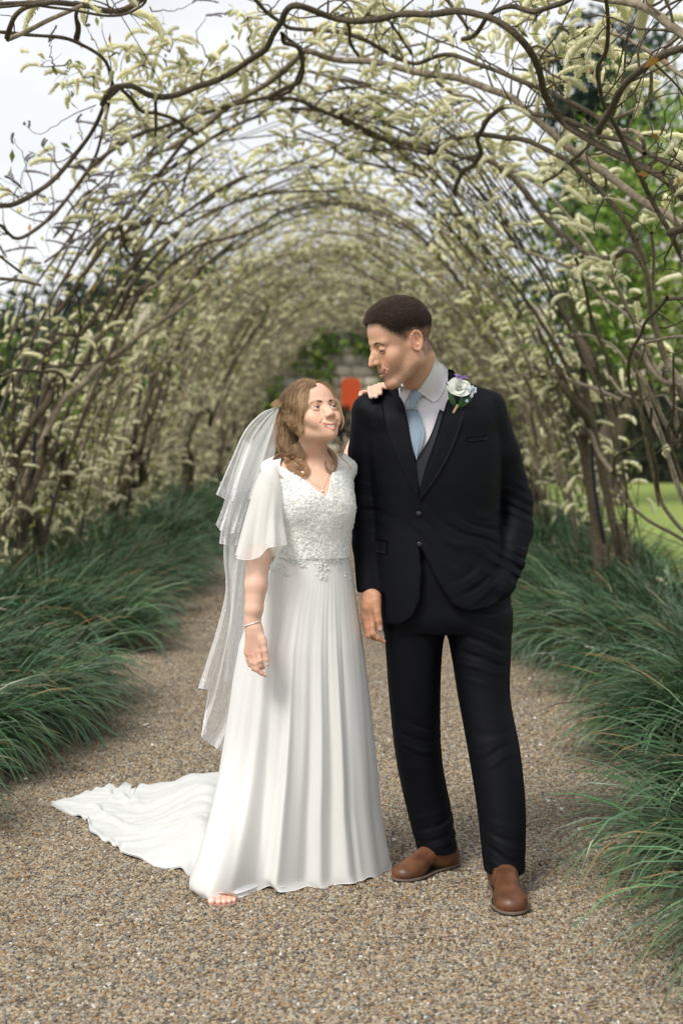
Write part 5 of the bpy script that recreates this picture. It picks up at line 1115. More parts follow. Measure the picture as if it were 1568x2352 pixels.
cc = np.repeat(np.array((.088, .058, .043))*(.2+1.3*r_.random((len(ids), 1))), 15, axis=0)
o = ob('hair_strands', sv, sf, hairm, None, True, cc, kind='stuff'); o.parent = ho
def brow(parent, tree, fr, pts, n, L_, r0, col, spread, lift=0.001, name='eyebrow', curl=0):
    """short hairs following a curve on the face; pts local (x,z), hair direction dx,dz"""
    g_ = spline(np.array(pts, float), 60); rr = np.random.default_rng(n); Ps = []
    inv = fr.R.T
    for i in range(n):
        k_ = rr.integers(0, 59); x0, z0, dx, dz, th = g_[k_]; z0 = z0+rr.normal(0, spread*th); x0 = x0+rr.normal(0, .0008)
        o_ = fr.w((x0, -.16, z0)); h_ = tree.ray_cast(Vector(o_), Vector(fr.R@np.array((0, 1, 0))))
        if h_[0] is None: continue
        b_ = np.array(h_[0]); nn = np.array(h_[1]); nn = nn if nn@(fr.R@np.array((0, -1, 0))) > 0 else -nn
        d_ = fr.R@np.array((dx, 0, dz)) ; d_ = norm(d_+rr.normal(0, .12, 3)); t_ = np.linspace(0, 1, 4)[:, None]
        Ps.append(b_+nn*(.0003+lift*t_)+d_*L_*t_*rr.uniform(.7, 1.1)+nn*curl*t_**2)
    Ps = np.array(Ps); sv, sf = strands(Ps, np.tile(np.array([1, .9, .6, .2])*r0, (len(Ps), 1)), 3)
    a = ob(name, sv, sf, mat(name+str(round(col[0], 3)), col, .5)); attach(parent, a)
for s in (-1, 1):
    brow(groom, ghead_tree, gfr, [(s*.016, .0175, s*.8, .3, .8), (s*.024, .0200, s*.9, .25, 1.2), (s*.034, .021, s*1, -.1, 1), (s*.046, .013, s*.9, -.5, .6)], 190, .0052, .00022, (.045, .026, .017), .0011, lift=.0002)
    brow(groom, ghead_tree, gfr, [(s*.019, -.0045, s*.2, -.6, 1), (s*.031, -.0045, s*.3, -.6, 1), (s*.045, -.0055, s*.8, -.5, 1)], 80, .0050, .00030, (.03, .02, .014), .0004, name='eyelashes', curl=.006)

# ---- boutonniere
bt = empty('boutonniere', tuple(at(1050, 905, 4.30)), 'white rose boutonniere with purple and pale blue flowers pinned to the navy lapel', 'boutonniere')
yb_ = cast(jt, 1052, 925)[0]; YL = (yb_[1] if yb_ is not None else 4.34)-.012
c_ = at(1054, 889, YL-.018)
def petal_cup(c, n, r0, r1, h0, tilt, mat_, jit, seed, lean=(0, -1, .5)):
    rr = np.random.default_rng(seed); out = []; ax = norm(np.array(lean, float)); a1 = norm(np.cross(ax, (1, 0, .1))); a2 = np.cross(ax, a1)
    for i in range(n):
        a0 = i*2*PI/n*1.0+seed; s = np.linspace(-1, 1, 7); t_ = np.linspace(0, 1, 6)
        S, T_ = np.meshgrid(s, t_); half = PI/n*1.5*np.sqrt(np.clip(1-(T_-.35)**2*.9, .15, 1))
        A = a0+S*half; rad = (r0+(r1-r0)*T_**.8)*(1+tilt*np.maximum(T_-.6, 0)**1.2*1.6)*(1-.06*S**2) + rr.normal(0, jit)
        H = h0*(T_**.75)*(1-.13*S**2)-tilt*.012*np.maximum(T_-.75, 0)
        H = H + .003*np.sin(A*3+i*2+seed)*T_; rad = rad*(1+.10*np.sin(A*2+seed*3))
        P = c+ax*(H[..., None]) + a1*(rad*np.cos(A))[..., None]+a2*(rad*np.sin(A))[..., None]
        out.append((P.reshape(-1, 3), grid_faces(6, 7)))
    return out
rosem = mat('rose_petal', (.82, .83, .78), .55, transl=.25, noise=(90, .5, (.72, .78, .66)))
for n, r0, r1, h0, ti, sd in ((2, .001, .006, .024, .1, 1), (3, .003, .0115, .025, .4, 2), (4, .005, .016, .022, .9, 3), (5, .006, .0195, .016, 1.5, 4)):
    for V_, F_ in petal_cup(c_-np.array((0, -.012, .006)), n, r0, r1, h0, ti, None, .0006, sd): attach(bt, ob('petal', V_, F_, rosem))
def leaf_vf(p0, p1, w, bend=(0, -.004, 0), n=8):
    t_ = np.linspace(0, 1, n); p0, p1 = np.array(p0), np.array(p1); d = norm(p1-p0); sd = norm(np.cross(d, (0, 1, .2)))
    c = p0+(p1-p0)*t_[:, None]+np.sin(t_*PI)[:, None]*np.array(bend)*2; ww = w*np.sin(np.clip(t_*1.0, .02, .98)*PI)**.8
    V = np.stack([c-sd*ww[:, None]+(0, -.0012, 0), c, c+sd*ww[:, None]+(0, -.0012, 0)], 1).reshape(-1, 3); return V, grid_faces(n, 3)
greenl = mat('rose_leaf', (.018, .075, .022), .35, noise=(70, .6, (.035, .12, .03)))
for a, b_, w in (((1046, 938), (1028, 896), .0085), ((1050, 936), (1084, 910), .010), ((1052, 942), (1062, 905), .006), ((1040, 905), (1022, 877), .003)):
    attach(bt, ob('leaf', *leaf_vf(at(*a, YL-.004), at(*b_, YL-.012), w), greenl))
st = spline([at(1051, 930, YL-.014), at(1043, 944, YL-.018), at(1035, 956, YL-.018)], 14)
tv, tf = tube(st, .0042+.0006*np.sin(np.arange(14)*2.6), 10); attach(bt, ob('twine_stem', tv, tf, mat('twine', (.38, .26, .14), .85, bump=(300, .6, .003))))
lil = mat('lilac_petal', (.30, .22, .48), .6); blu = mat('pale_blue_petal', (.62, .68, .80), .6); yel = mat('flower_eye', (.55, .38, .06), .6)
rr = np.random.default_rng(12)
pu = []
for i in range(26):
    a = at(1057+rr.normal(0, 2.5), 868+rr.normal(0, 1.5), YL-.018); b_ = a+np.array((rr.uniform(-.022, .024), rr.uniform(-.012, .004), rr.uniform(.000, .014)))
    pu.append(leaf_vf(a, b_, .0022, n=5))
attach(bt, ob('lilac_flower', *join_vf(pu), lil))
for i in range(9):
    cu, cv2 = 1078+rr.uniform(-5, 17), 900+rr.uniform(-13, 13)
    if i == 0: cu, cv2 = 1071, 921
    c = at(cu, cv2, YL-.012-rr.uniform(0, .008)); fl = []
    for k_ in range(5):
        a = k_*2*PI/5+i; fl.append(leaf_vf(c, c+np.array((math.cos(a)*.0055, -.001, math.sin(a)*.0055)), .0024, n=5))
    fo = ob('small_flower', *join_vf(fl), blu); attach(bt, fo)
    ev, ef = tube([c-(0, .001, 0), c-(0, .0024, 0)], [.0013, .0010], 6); e_ = ob('flower_eye', ev, ef, yel); e_.parent = fo
# ================================================================ bride
BY = 4.36
bride = empty('person', (at(700, 1900, 4.45)[0], 4.45, 0), 'smiling woman in white lace wedding dress and veil looking up at the man beside her', 'person')
nb = at(712, 1052, BY+.015)
g = Field((at(590, 1100, BY)[0], 4.14, at(700, 1200, BY)[2]), (at(820, 1100, BY)[0], 4.54, at(700, 862, BY)[2]), .0020)
face(g, bfr, False)
g.cone(bfr.w((0, .022, -.060)), nb, .043, .047, k=.022)
g.cone(at(716, 1045, BY+.02), at(655, 1080, BY+.02), .040, .036, k=.03); g.cone(at(716, 1045, BY+.02), at(775, 1070, BY+.03), .040, .034, k=.03)
TR = [(1050, 655, 775, 4.38, .060), (1085, 622, 800, 4.375, .084), (1130, 640, 806, 4.365, .103), (1180, 650, 808, 4.365, .100), (1240, 650, 798, 4.375, .090), (1275, 640, 798, 4.38, .088), (1330, 618, 808, 4.40, .105)]
TB = [(v, a, b, y, q) for v, a, b, y, q in TR]
g.loft(rows(TB, BY, .1, -.005), k=.02, e=2.2)
for u_, y_ in ((694, 4.315), (768, 4.335)): g.ell(at(u_, 1162, y_), (.050, .052, .050), k=.03)
g.cone(at(708, 1075, 4.318), at(655, 1072, 4.335), .0052, .0045, k=.014); g.cone(at(733, 1076, 4.320), at(778, 1068, 4.345), .0052, .0045, k=.014)   # collar bones
V1, F1 = g.mesh(); C1 = face_color(bfr.l(V1), False); q = bfr.l(V1)
btree = bvh(V1, F1)
# arm at her side and hand

h = Field((at(548, 1400, 4.2)[0], 4.12, at(600, 1560, 4.18)[2]), (at(655, 1400, 4.2)[0], 4.32, at(600, 1250, 4.3)[2]), .0019)
z = lambda x, y, Y, r: (526.7+x*.20796, 1109.9+y*.208, Y, r)
AY = 4.215
hand(h, {'palm_arm': [z(330, 500, 4.27, .036), (593, 1282, AY+.03, .0345), (588, 1345, AY+.012, .0335), (583, 1400, AY, .0268), z(258, 1520, AY, .0225), z(262, 1640, AY-.002, .0215)],
         'palm1': [z(262, 1600, AY-.002, .020), z(200, 1860, AY+.004, .0115)], 'palm2': [z(265, 1600, AY-.003, .020), z(235, 1880, AY-.002, .0115)], 'palm3': [z(270, 1600, AY-.004, .020), z(280, 1885, AY-.008, .0115)],
         'palm4': [z(285, 1620, AY-.004, .018), z(322, 1850, AY-.014, .0110)], 'palm5': [z(300, 1600, AY-.006, .016), z(372, 1760, AY-.020, .0125)],
         'thumb': [z(360, 1720, AY-.018, .0130), z(392, 1850, AY-.024, .0098), z(410, 1945, AY-.024, .0084), z(420, 2000, AY-.022, .0068)],
         'index': [z(322, 1850, AY-.014, .0108), z(340, 1960, AY-.020, .0085), z(352, 2010, AY-.016, .0080), z(372, 2035, AY-.006, .0068)],
         'middle': [z(280, 1885, AY-.010, .0108), z(290, 1985, AY-.016, .0085), z(305, 2055, AY-.016, .0082), z(350, 2095, AY-.013, .0072), z(398, 2122, AY-.010, .0056)],
         'ring': [z(235, 1880, AY-.002, .0105), z(248, 1975, AY-.006, .0082), z(268, 2045, AY-.004, .0078), z(320, 2075, AY+.004, .0066)],
         'little': [z(195, 1860, AY+.004, .0092), z(208, 1945, AY+.004, .0072), z(228, 2005, AY+.006, .0068), z(268, 2035, AY+.012, .0058)]})
V2, F2 = h.mesh(); base2 = np.array((.72, .455, .345))
C2 = np.tile(base2, (len(V2), 1))*(1+.05*vnoise(V2, 60, 4)[:, None])
def tint(V, C, p, r, col, a):
    w = (a*np.exp(-((V-p)**2).sum(1)/r**2))[:, None]; return C*(1-w)+np.array(col)*w
for x, y in ((200, 1870), (240, 1885), (285, 1890)): C2 = tint(V2, C2, at(*z(x, y, AY-.015, 0)[:3]), .010, (.78, .34, .27), .5)
C2 = tint(V2, C2, at(*z(330, 2060, AY-.01, 0)[:3]), .014, (.70, .28, .18), .6)
for x, y, s_ in ((418, 1985, .0052), (402, 2122, .0042)):
    C2 = tint(V2, C2, at(*z(x, y, AY-.028, 0)[:3])+0, s_*1.4, (.86, .80, .78), .9)
# far arm behind the groom, hand over his shoulder
h = Field((at(770, 1000, 4.6)[0], 4.30, at(800, 1110, 4.6)[2]), (at(905, 1000, 4.6)[0], 4.72, at(800, 868, 4.5)[2]), .0022)
hand(h, {'palm_arm': [(782, 1078, 4.44, .036), (800, 1070, 4.60, .034), (830, 1000, 4.66, .030), (850, 930, 4.60, .023), (858, 905, 4.555, .020)],
         'palm1': [(858, 905, 4.55, .018), (851, 896, 4.49, .011)], 'palm2': [(862, 902, 4.55, .018), (861, 892, 4.485, .011)], 'palm3': [(866, 900, 4.55, .018), (871, 889, 4.48, .011)], 'palm4': [(870, 900, 4.55, .016), (880, 888, 4.48, .010)],
         'thumb': [(848, 908, 4.55, .014), (837, 903, 4.51, .010), (830, 904, 4.480, .0085), (828, 907, 4.465, .0075)],
         'index': [(851, 896, 4.49, .0108), (849, 893, 4.445, .0088), (850, 901, 4.418, .0086), (852, 911, 4.407, .0078)],
         'middle': [(861, 892, 4.485, .0108), (861, 890, 4.44, .0088), (862, 899, 4.415, .0086), (863, 910, 4.404, .0078)],
         'ring': [(871, 889, 4.48, .0105), (871, 886, 4.44, .0085), (872, 893, 4.412, .0082), (873, 903, 4.402, .0074)],
         'little': [(879, 888, 4.48, .0095), (879, 884, 4.44, .0078), (882, 887, 4.415, .0074), (887, 890, 4.402, .0064)]})
V4, F4 = h.mesh(); C4 = np.tile(base2, (len(V4), 1))
for p in ((853, 913, 4.398), (864, 912, 4.395), (874, 905, 4.393), (828, 907, 4.455)): C4 = tint(V4, C4, at(*p), .0062, (.90, .84, .83), .9)
for p in ((849, 894, 4.435), (861, 891, 4.43), (871, 887, 4.43)): C4 = tint(V4, C4, at(*p), .009, (.78, .36, .30), .5)
C4 = tint(V4, C4, at(829, 904, 4.47), .014, (.72, .28, .18), .5)
# toes of the front foot
ft = ground(511, 2087)
h = Field(ft+(-.06, -.03, -.002), ft+(.07, .24, .09), .0022)
for i, (dx, r_, dy) in enumerate(((-.034, .0115, .006), (-.013, .0086, .0), (.004, .0082, .002), (.019, .0078, .007), (.032, .0070, .015))):
    h.chain([ft+(dx, dy+.012, .016), ft+(dx*.95, dy+.034, .018), ft+(dx*.8, .065, .018)], [r_, r_*.95, .010], k=.003)
h.chain([ft+(0, .070, .018), ft+(.0, .11, .022)], [.018, .020], k=.02)
V5, F5 = h.mesh(); C5 = np.tile((.78, .42, .31), (len(V5), 1))
for dx, r_, dy in ((-.034, .0115, .006), (-.013, .0086, .0), (.004, .0082, .002), (.019, .0078, .007), (.032, .0070, .015)): C5 = tint(V5, C5, ft+(dx, dy+.003, .024), r_*.75, (.86, .70, .66), .9)
b = Field((at(640, 1300, 4.4)[0]-.05, 4.25, .1), (at(820, 1300, 4.4)[0], 4.6, at(700, 1290, 4.4)[2]), .012)
b.chain([at(690, 1320, 4.42), at(670, 1700, 4.42), ft+(.05, .24, .06)], [.075, .05, .03]); b.chain([at(750, 1320, 4.42), at(760, 1700, 4.46), at(770, 1985, 4.50)], [.075, .05, .035])
V6, F6 = b.mesh(); C6 = np.tile(base2, (len(V6), 1))
V, Fq = join_vf([(V1, F1), (V2, F2), (V4, F4), (V5, F5), (V6, F6)])
attach(bride, ob('body', V, Fq, skin, None, True, np.vstack([C1, C2, C4, C5, C6])))
eyes(bride, bfr, False, (.24, -1, .22)); teeth(bride, bfr, False)
for s in (-1, 1):
    brow(bride, btree, bfr, [(s*.013, .0155, s*.5, .5, 1), (s*.024, .0190, s*.9, .25, 1.1), (s*.036, .0210, s*1, -.15, 1), (s*.049, .0155, s*.9, -.5, .5)], 150, .0050, .00020, (.12, .070, .042), .0013, lift=.0003)
    brow(bride, btree, bfr, [(s*.0200, .0045, -s*.1, .6, .6), (s*.031, .0072, s*.3, .9, .6), (s*.0405, .0050, s*.7, .7, .6), (s*.0445, .0020, s*.9, .5, .6)], 50, .0028, .00024, (.02, .013, .01), .0003, name='eyelashes', lift=.001, curl=.0005)

# ---- dress
sat = mat('dress_satin', (.76, .77, .76), .5, bump=(700, .1, .001), noise=(3, .3, (.74, .76, .75)), sheen=.1)
chif = mat('dress_chiffon', (.83, .83, .81), .7, bump=(800, .12, .001), transl=.18, sheen=.15)
lace = mat('lace', (.82, .82, .80), .6, bump=(260, .5, .003), sheen=.1)
d = Field((at(600, 1200, 4.4)[0], 4.16, at(700, 1300, 4.4)[2]), (at(825, 1200, 4.4)[0], 4.56, at(700, 1040, 4.4)[2]), .0032)
DR = [(1066, 612, 806, 4.385, .075), (1085, 618, 808, 4.375, .086), (1130, 637, 811, 4.365, .105), (1180, 647, 813, 4.365, .103), (1240, 648, 803, 4.375, .093), (1280, 636, 803, 4.38, .092)]
d.loft(rows(DR, BY, .1, .003), k=.02, e=2.2)
for u_, y_ in ((694, 4.313), (768, 4.333)): d.ell(at(u_, 1162, y_), (.054, .056, .054), k=.03)
d.cone(at(660, 1062, BY+.015), at(625, 1078, BY+.01), .036, .034, k=.02); d.cone(at(778, 1062, BY+.02), at(797, 1075, BY+.03), .034, .030, k=.02)
cut(d, [(655, 1020), (643, 1070), (665, 1078), (692, 1096), (722, 1122), (748, 1143), (756, 1118), (763, 1085), (768, 1052), (772, 1020)], 3.9, 4.40, k=.003)
cut(d, [(660, 1000), (650, 1072), (710, 1095), (763, 1070), (772, 1000)], 4.3, 4.9, k=.01)
Vd, Fd = d.mesh(); dtree = bvh(Vd, Fd); Nd = normals(Vd, Fd)
Vd = Vd+Nd*(.0011*vnoise(Vd, 190, 3)+.0009*vnoise(Vd, 330, 5))[:, None]
bod = ob('bodice', Vd, Fd, lace); attach(bride, bod)
# lace applique: curled leaves and little flowers standing on the satin
rl = np.random.default_rng(21); LV = []
def on_dress(u, v):
    h_, n_ = cast(dtree, u, v)
    if h_ is None: return None
    n_ = n_ if n_[1] < 0 else -n_; return h_, n_
def curl(o, n_, a, L_, w, bend, thick=.0012):
    t1 = norm(np.cross(n_, (0, 0, 1))); t2 = np.cross(n_, t1); s_ = np.linspace(0, 1, 6)
    ang = a+bend*s_; step = L_/5; x = np.r_[0, np.cumsum(np.cos(ang[:-1]))*step]; y = np.r_[0, np.cumsum(np.sin(ang[:-1]))*step]
    P = o+n_*(.0012+.0014*np.sin(s_*PI))[:, None]+t1*x[:, None]+t2*y[:, None]
    return tube(P, w*np.array([.5, 1, 1, .8, .6, .25]), 4, False)
for i in range(3000):
    v = rl.uniform(1068, 1285); u = rl.uniform(618, 818); r_ = on_dress(u, v)
    if r_ is None: continue
    if v > 1200 and rl.random() < .15: continue
    LV.append(curl(r_[0], r_[1], rl.uniform(0, 2*PI), rl.uniform(.006, .014), rl.uniform(.0004, .0008), rl.uniform(-3.5, 3.5)))
# ---- skirt
ztab = [1272, 1300, 1340, 1400, 1480, 1560, 1660, 1760, 1850, 1930, 1985, 2030, 2062]
uL = [636, 622, 606, 578, 548, 533, 518, 499, 478, 455, 436, 452, 470]; uR = [803, 806, 812, 821, 833, 842, 852, 861, 868, 880, 889, 892, 892]
cy = [4.38, 4.385, 4.395, 4.41, 4.42, 4.43, 4.44, 4.45, 4.46, 4.47, 4.475, 4.48, 4.485]; ry = [.092, .098, .110, .130, .145, .155, .165, .175, .185, .195, .20, .205, .21]
def zof(v, y): return at(700, v, y)[2]
nr = 70; zz = [zof(v, y) for v, y in zip(ztab, cy)]; zz = np.maximum.accumulate(np.array(zz)[::-1])[::-1]
zz = np.array([lerp(zz[0], .004, (zz[0]-q_)/(zz[0]-zz[-1])) for q_ in zz]) if zz[-1] > .004 else np.maximum(zz, .004)
tt = np.linspace(0, 1, nr)**.9; zr = zz[0]+(zz[-1]-zz[0])*tt
xl = np.array([at(a, v, y)[0] for a, v, y in zip(uL, ztab, cy)]); xr = np.array([at(a, v, y)[0] for a, v, y in zip(uR, ztab, cy)])
ip = lambda A: np.interp(-zr, -zz, A)
XL, XR, CY, RY = ip(xl), ip(xr), ip(np.array(cy)), ip(np.array(ry))
na = 480; A = np.linspace(0, 2*PI, na, endpoint=False); rf = np.random.default_rng(5)
fold = np.zeros((nr, na)); T_ = (tt[:, None])
for k_ in range(40):
    a0 = rf.uniform(0, 2*PI); wd = rf.uniform(.05, .16); amp = rf.uniform(-1, 1); st = rf.uniform(-.05, .45); dr_ = rf.normal(0, .10)
    dd = (A[None]-a0-dr_*T_+PI) % (2*PI)-PI; wdt = wd*(1+.8*T_)
    g_ = np.exp(-(dd/wdt)**2)*amp; fold += g_*smooth(st, st+.6, T_)*(.022)*(.4+1.2*T_)
fold += .0005*np.sin(A[None]*23+2*np.sin(A[None]*3))*smooth(.02, .5, T_)*(1.2-T_*.4)
fold += .0003*np.sin(A[None]*61+3*np.sin(A[None]*5))*smooth(.0, .2, T_)*(1-T_)
# creases that the photograph shows as clear vertical lines on the front
for uu, w_, a_ in ((600, .020, -.014), (640, .018, -.020), (661, .010, .016), (720, .014, -.016), (748, .012, .014), (775, .012, -.016), (800, .012, .012), (822, .010, -.014), (548, .03, -.014), (575, .016, .012), (522, .014, -.020), (500, .012, .014), (484, .012, -.016)):
    f_ = (uu-XL[-1]*0 - 670)/200.; a0 = -PI/2+np.arcsin(np.clip((uu-681)/209., -.99, .99))
    dd = (A[None]-a0+PI) % (2*PI)-PI; fold += .7*a_*np.exp(-(dd/(w_*4.5*(.6+.5*T_)))**2)*smooth(.05, .75, T_)
side = np.abs(np.cos(A))[None]**4
fold *= (1-.6*side)
RX = ((XR-XL)/2)[:, None]; CX = ((XR+XL)/2)[:, None]
X = CX+(RX+fold)*np.cos(A)[None]; Yk = CY[:, None]+(RY[:, None]+fold*1.3)*np.sin(A)[None]
Zk = np.repeat(zr[:, None], na, 1); hem = smooth(.9, 1, T_)
Zk = Zk+hem*(.008+.006*np.sin(A*7+1)+.004*np.sin(A*17))[None]
Zk -= hem*.008*np.exp(-(((A-(-PI/2-.95)+PI) % (2*PI)-PI)/.16)**2)[None]            # hem lifts over the toes
dA_ = (A-(-PI/2-.78)+PI) % (2*PI)-PI
Yk = Yk-.175*(np.exp(-(dA_/.44)**2)[None])*smooth(.50, 1, T_)**1.5
SV = np.stack([X, Yk, Zk], -1).reshape(-1, 3)
Fk = grid_faces(nr, na, True)
skirt = ob('skirt', SV, Fk, chif); attach(bride, skirt)
under = SV.reshape(nr, na, 3).copy(); cen = np.stack([CX.repeat(na, 1), CY[:, None].repeat(na, 1), Zk], -1)
under = cen+(under-cen)*.965; under[..., 2] += .012*hem
attach(bride, ob('skirt_lining', under.reshape(-1, 3), Fk, sat))
sktree = bvh(SV, Fk)
# lace sprays running down from the waist over the skirt
both2 = None
for u0, v0, u1, v1, n_ in ((640, 1290, 668, 1322, 22), (690, 1290, 702, 1300, 18), (742, 1285, 738, 1326, 34), (725, 1290, 752, 1310, 20), (792, 1290, 800, 1335, 30), (770, 1285, 780, 1300, 16), (660, 1285, 700, 1290, 40), (620, 1290, 632, 1312, 18), (745, 1285, 800, 1290, 40)):
    for i in range(n_):
        t_ = rl.random(); h_, m_ = cast(sktree, lerp(u0, u1, t_)+rl.normal(0, 4), lerp(v0, v1, t_)+rl.normal(0, 3))
        if h_ is None: continue
        m_ = m_ if m_[1] < 0 else -m_; LV.append(curl(h_+m_*.001, m_, rl.uniform(0, 6.3), rl.uniform(.006, .013), rl.uniform(.0009, .0016), rl.uniform(-3, 3)))
lv, lf = join_vf(LV)
lo = ob('lace_applique', lv, lf, mat('lace_thread', (.80, .82, .81), .5), kind='stuff'); attach(bride, lo)
# ---- train on the gravel
top_e = [(640, 1800), (560, 1792), (490, 1803), (430, 1801), (400, 1808), (372, 1806), (345, 1816), (322, 1812), (308, 1823), (294, 1807), (272, 1821), (262, 1812), (225, 1820), (205, 1827), (170, 1838), (142, 1848), (120, 1857)]
bot_e = [(620, 2040), (530, 2046), (478, 2046), (458, 2030), (440, 2022), (418, 2008), (400, 2004), (360, 1999), (332, 1986), (290, 1975), (270, 1956), (235, 1938), (208, 1918), (200, 1892), (165, 1880), (140, 1868), (119, 1859)]
n_, m_ = 120, 70
a_ = spline([ground(*p) for p in top_e], n_); b_ = spline([ground(*p) for p in bot_e], n_); t_ = np.linspace(0, 1, m_)[None, :, None]
G = a_[:, None]*(1-t_)+b_[:, None]*t_
S_ = np.linspace(0, 1, n_)[:, None]; Tm = np.linspace(0, 1, m_)[None]; edge = np.sin(np.clip(Tm, 0, 1)*PI)**.4
H = .012+.085*np.exp(-((S_-.22)/.12)**2)*edge + edge*(.014*np.abs(vnoise(G*np.array([1., 2.2, 1]), 5, 2))+.010*np.abs(vnoise(G*np.array([.7, 2.4, 1]), 11, 7)))*(1.2-.5*S_)
H += .010*edge*np.clip(np.sin(Tm*16+S_*7+1.5*vnoise(G, 3, 5)), 0, 1)**2 + .006*np.abs(vnoise(G*np.array([.6, 2, 1]), 26, 9))*edge
H += .012*(np.exp(-Tm/.05)+np.exp(-(1-Tm)/.05))*(.5+.5*np.sin(S_*60+5*np.sin(S_*9)+3*np.sin(S_*23)))
TV = G.copy(); TV[..., 2] = H
low = TV.copy(); low[..., 2] = np.maximum(H-.004, .003)
V = np.vstack([TV.reshape(-1, 3), low.reshape(-1, 3)]); Fq = np.vstack([grid_faces(n_, m_), grid_faces(n_, m_)[:, ::-1]+n_*m_])
attach(bride, ob('train', V, Fq, mat('train_chiffon', (.64, .65, .64), .7, bump=(500, .15, .001), transl=.1)))  # skirt's cloth again, colour darkened to offset the stronger light on it

# ---- chiffon cape sleeve
lev = [(1066, 630, 17, 4.36, .040), (1085, 624, 26, 4.345, .050), (1120, 616, 33, 4.315, .055), (1170, 608, 38, 4.285, .058), (1220, 602, 44, 4.26, .062), (1255, 599, 49, 4.245, .066), (1277, 597, 52, 4.235, .068)]
lt = np.array([(at(u, v, y)[0], y, at(u, v, y)[2], r*y/FPX, q) for v, u, r, y, q in lev]); lt = spline(lt, 34); A = np.linspace(0, 2*PI, 160, endpoint=False)
tq = np.linspace(0, 1, 34)[:, None]; f_ = (.09*np.sin(A*5+.8)+.10*np.sin(A*8+2)+.02*np.sin(A*17))[None]*smooth(.15, 1, tq)*1.3
SX = lt[:, 0:1]+lt[:, 3:4]*(1+f_)*np.cos(A)[None]; SY = lt[:, 1:2]+lt[:, 4:5]*(1+f_)*np.sin(A)[None]
SZ = np.repeat(lt[:, 2:3], 160, 1)+smooth(.8, 1, tq)*(.006*np.sin(A*4+.5))[None]+.036*smooth(.55, 1, tq)*smooth(.45, 1, np.cos(A+.5))[None]
sheer = mat('sleeve_chiffon', (.84, .83, .80), .8, transp=.38, transl=.25, extra='facing', bump=(700, .1, .001))
attach(bride, ob('sleeve', np.stack([SX, SY, SZ], -1).reshape(-1, 3), grid_faces(34, 160, True), sheer))
hv, hf = tube(np.stack([SX[-1], SY[-1], SZ[-1]], -1)[list(range(160))+[0]], .0011, 5, False); attach(bride, ob('sleeve_hem', hv, hf, sat))
# hem line of the skirt
hv, hf = tube(SV.reshape(nr, na, 3)[-1][list(range(na))+[0]], .0012, 5, False); attach(bride, ob('skirt_hem', hv, hf, sat))

# ---- veil
tulle = mat('tulle', (.97, .97, .97), .8, transp=.54, transl=.2)
vthread = mat('veil_thread', (.84, .84, .88), .6)
def veil(cols, y0, depth, seed, n=60, m=80, scallop=.012, lace_on=True, ytop=None, hem=True):
    C_ = np.stack([spline(np.array(c, float), n) for c in cols], 1)           # n x cols x 2
    t_ = np.linspace(0, C_.shape[1]-1, m); i0 = np.clip(t_.astype(int), 0, C_.shape[1]-2); fr_ = (t_-i0); fr_ = fr_[None, :, None]
    G = C_[:, i0]*(1-fr_)+C_[:, i0+1]*fr_
    s_ = np.linspace(0, 1, n)[:, None]; q_ = np.linspace(0, 1, m)[None]; rv = np.random.default_rng(seed)
    Yv = y0+(0 if ytop is None else (ytop-y0)*(1-s_)**2)+depth*s_**.7*(.5*np.sin(q_*2*PI*2.3+seed)+.22*np.sin(q_*2*PI*5.1+seed*2+s_*1.5)+.03*np.sin(q_*2*PI*9.3+seed*3-s_*2))
    V = np.array([[at(G[i, j, 0], G[i, j, 1], Yv[i, j]) for j in range(m)] for i in range(n)])
    attach(bride, ob('veil_layer', V.reshape(-1, 3), grid_faces(n, m), tulle))
    out = []
    b_ = V[-1]; out.append(tube(b_, .0009, 4, False)); out.append(tube(V[:, 0], .0006, 4, False))
    if lace_on:
        q2 = spline(b_, 240)
        L_ = np.linalg.norm(np.diff(q2, axis=0), axis=1).sum(); ns = int(L_/.016)
        for k_ in range(ns):
            a = q2[int(k_/ns*239)]; up_ = V[-4, int(k_/ns*(m-1))]-V[-1, int(k_/ns*(m-1))]; up_ = norm(up_); al = norm(q2[min(239, int((k_+1)/ns*239))]-a)
            for rr_ in (.009, .016, .026):
                th = np.linspace(0, PI*(1+rv.uniform(-.1, .5)), 9)[:, None]; P = a+al*(.008+np.cos(th)*.0075)+up_*(rr_+np.sin(th)*.007*(1 if rv.random() > .4 else -1))+(0, -.001, 0)
                out.append(tube(P, .00055, 3, False))
        for k_ in range(ns*2):                      # scattered sprigs above the border
            j_ = rv.integers(0, m); i_ = int(n*(1-abs(rv.normal(0, .16)))) ; i_ = min(max(i_, n//3), n-2); a = V[i_, j_]; th = np.linspace(0, rv.uniform(3, 6), 8)[:, None]; r0 = rv.uniform(.003, .007)
            out.append(tube(a+np.hstack([np.cos(th)*r0*(1-th/9), 0*th-.001, np.sin(th)*r0]), .00055, 3, False))
    o = ob('veil_lace', *join_vf(out), vthread, kind='stuff'); attach(bride, o)
    return V
veil([[(638, 938), (600, 985), (545, 1080), (515, 1250), (519, 1350), (500, 1440), (472, 1530), (456, 1580)], [(640, 940), (605, 1000), (560, 1100), (525, 1260), (526, 1400), (492, 1540), (480, 1583)],
      [(641, 942), (612, 1010), (575, 1120), (545, 1280), (530, 1420), (495, 1590), (463, 1692)], [(642, 945), (620, 1020), (590, 1140), (565, 1300), (545, 1440), (515, 1620), (480, 1706)], [(644, 950), (632, 1040), (615, 1160), (595, 1330), (575, 1480), (550, 1640), (508, 1724)]], 4.60, .05, 3, n=90, ytop=4.44)
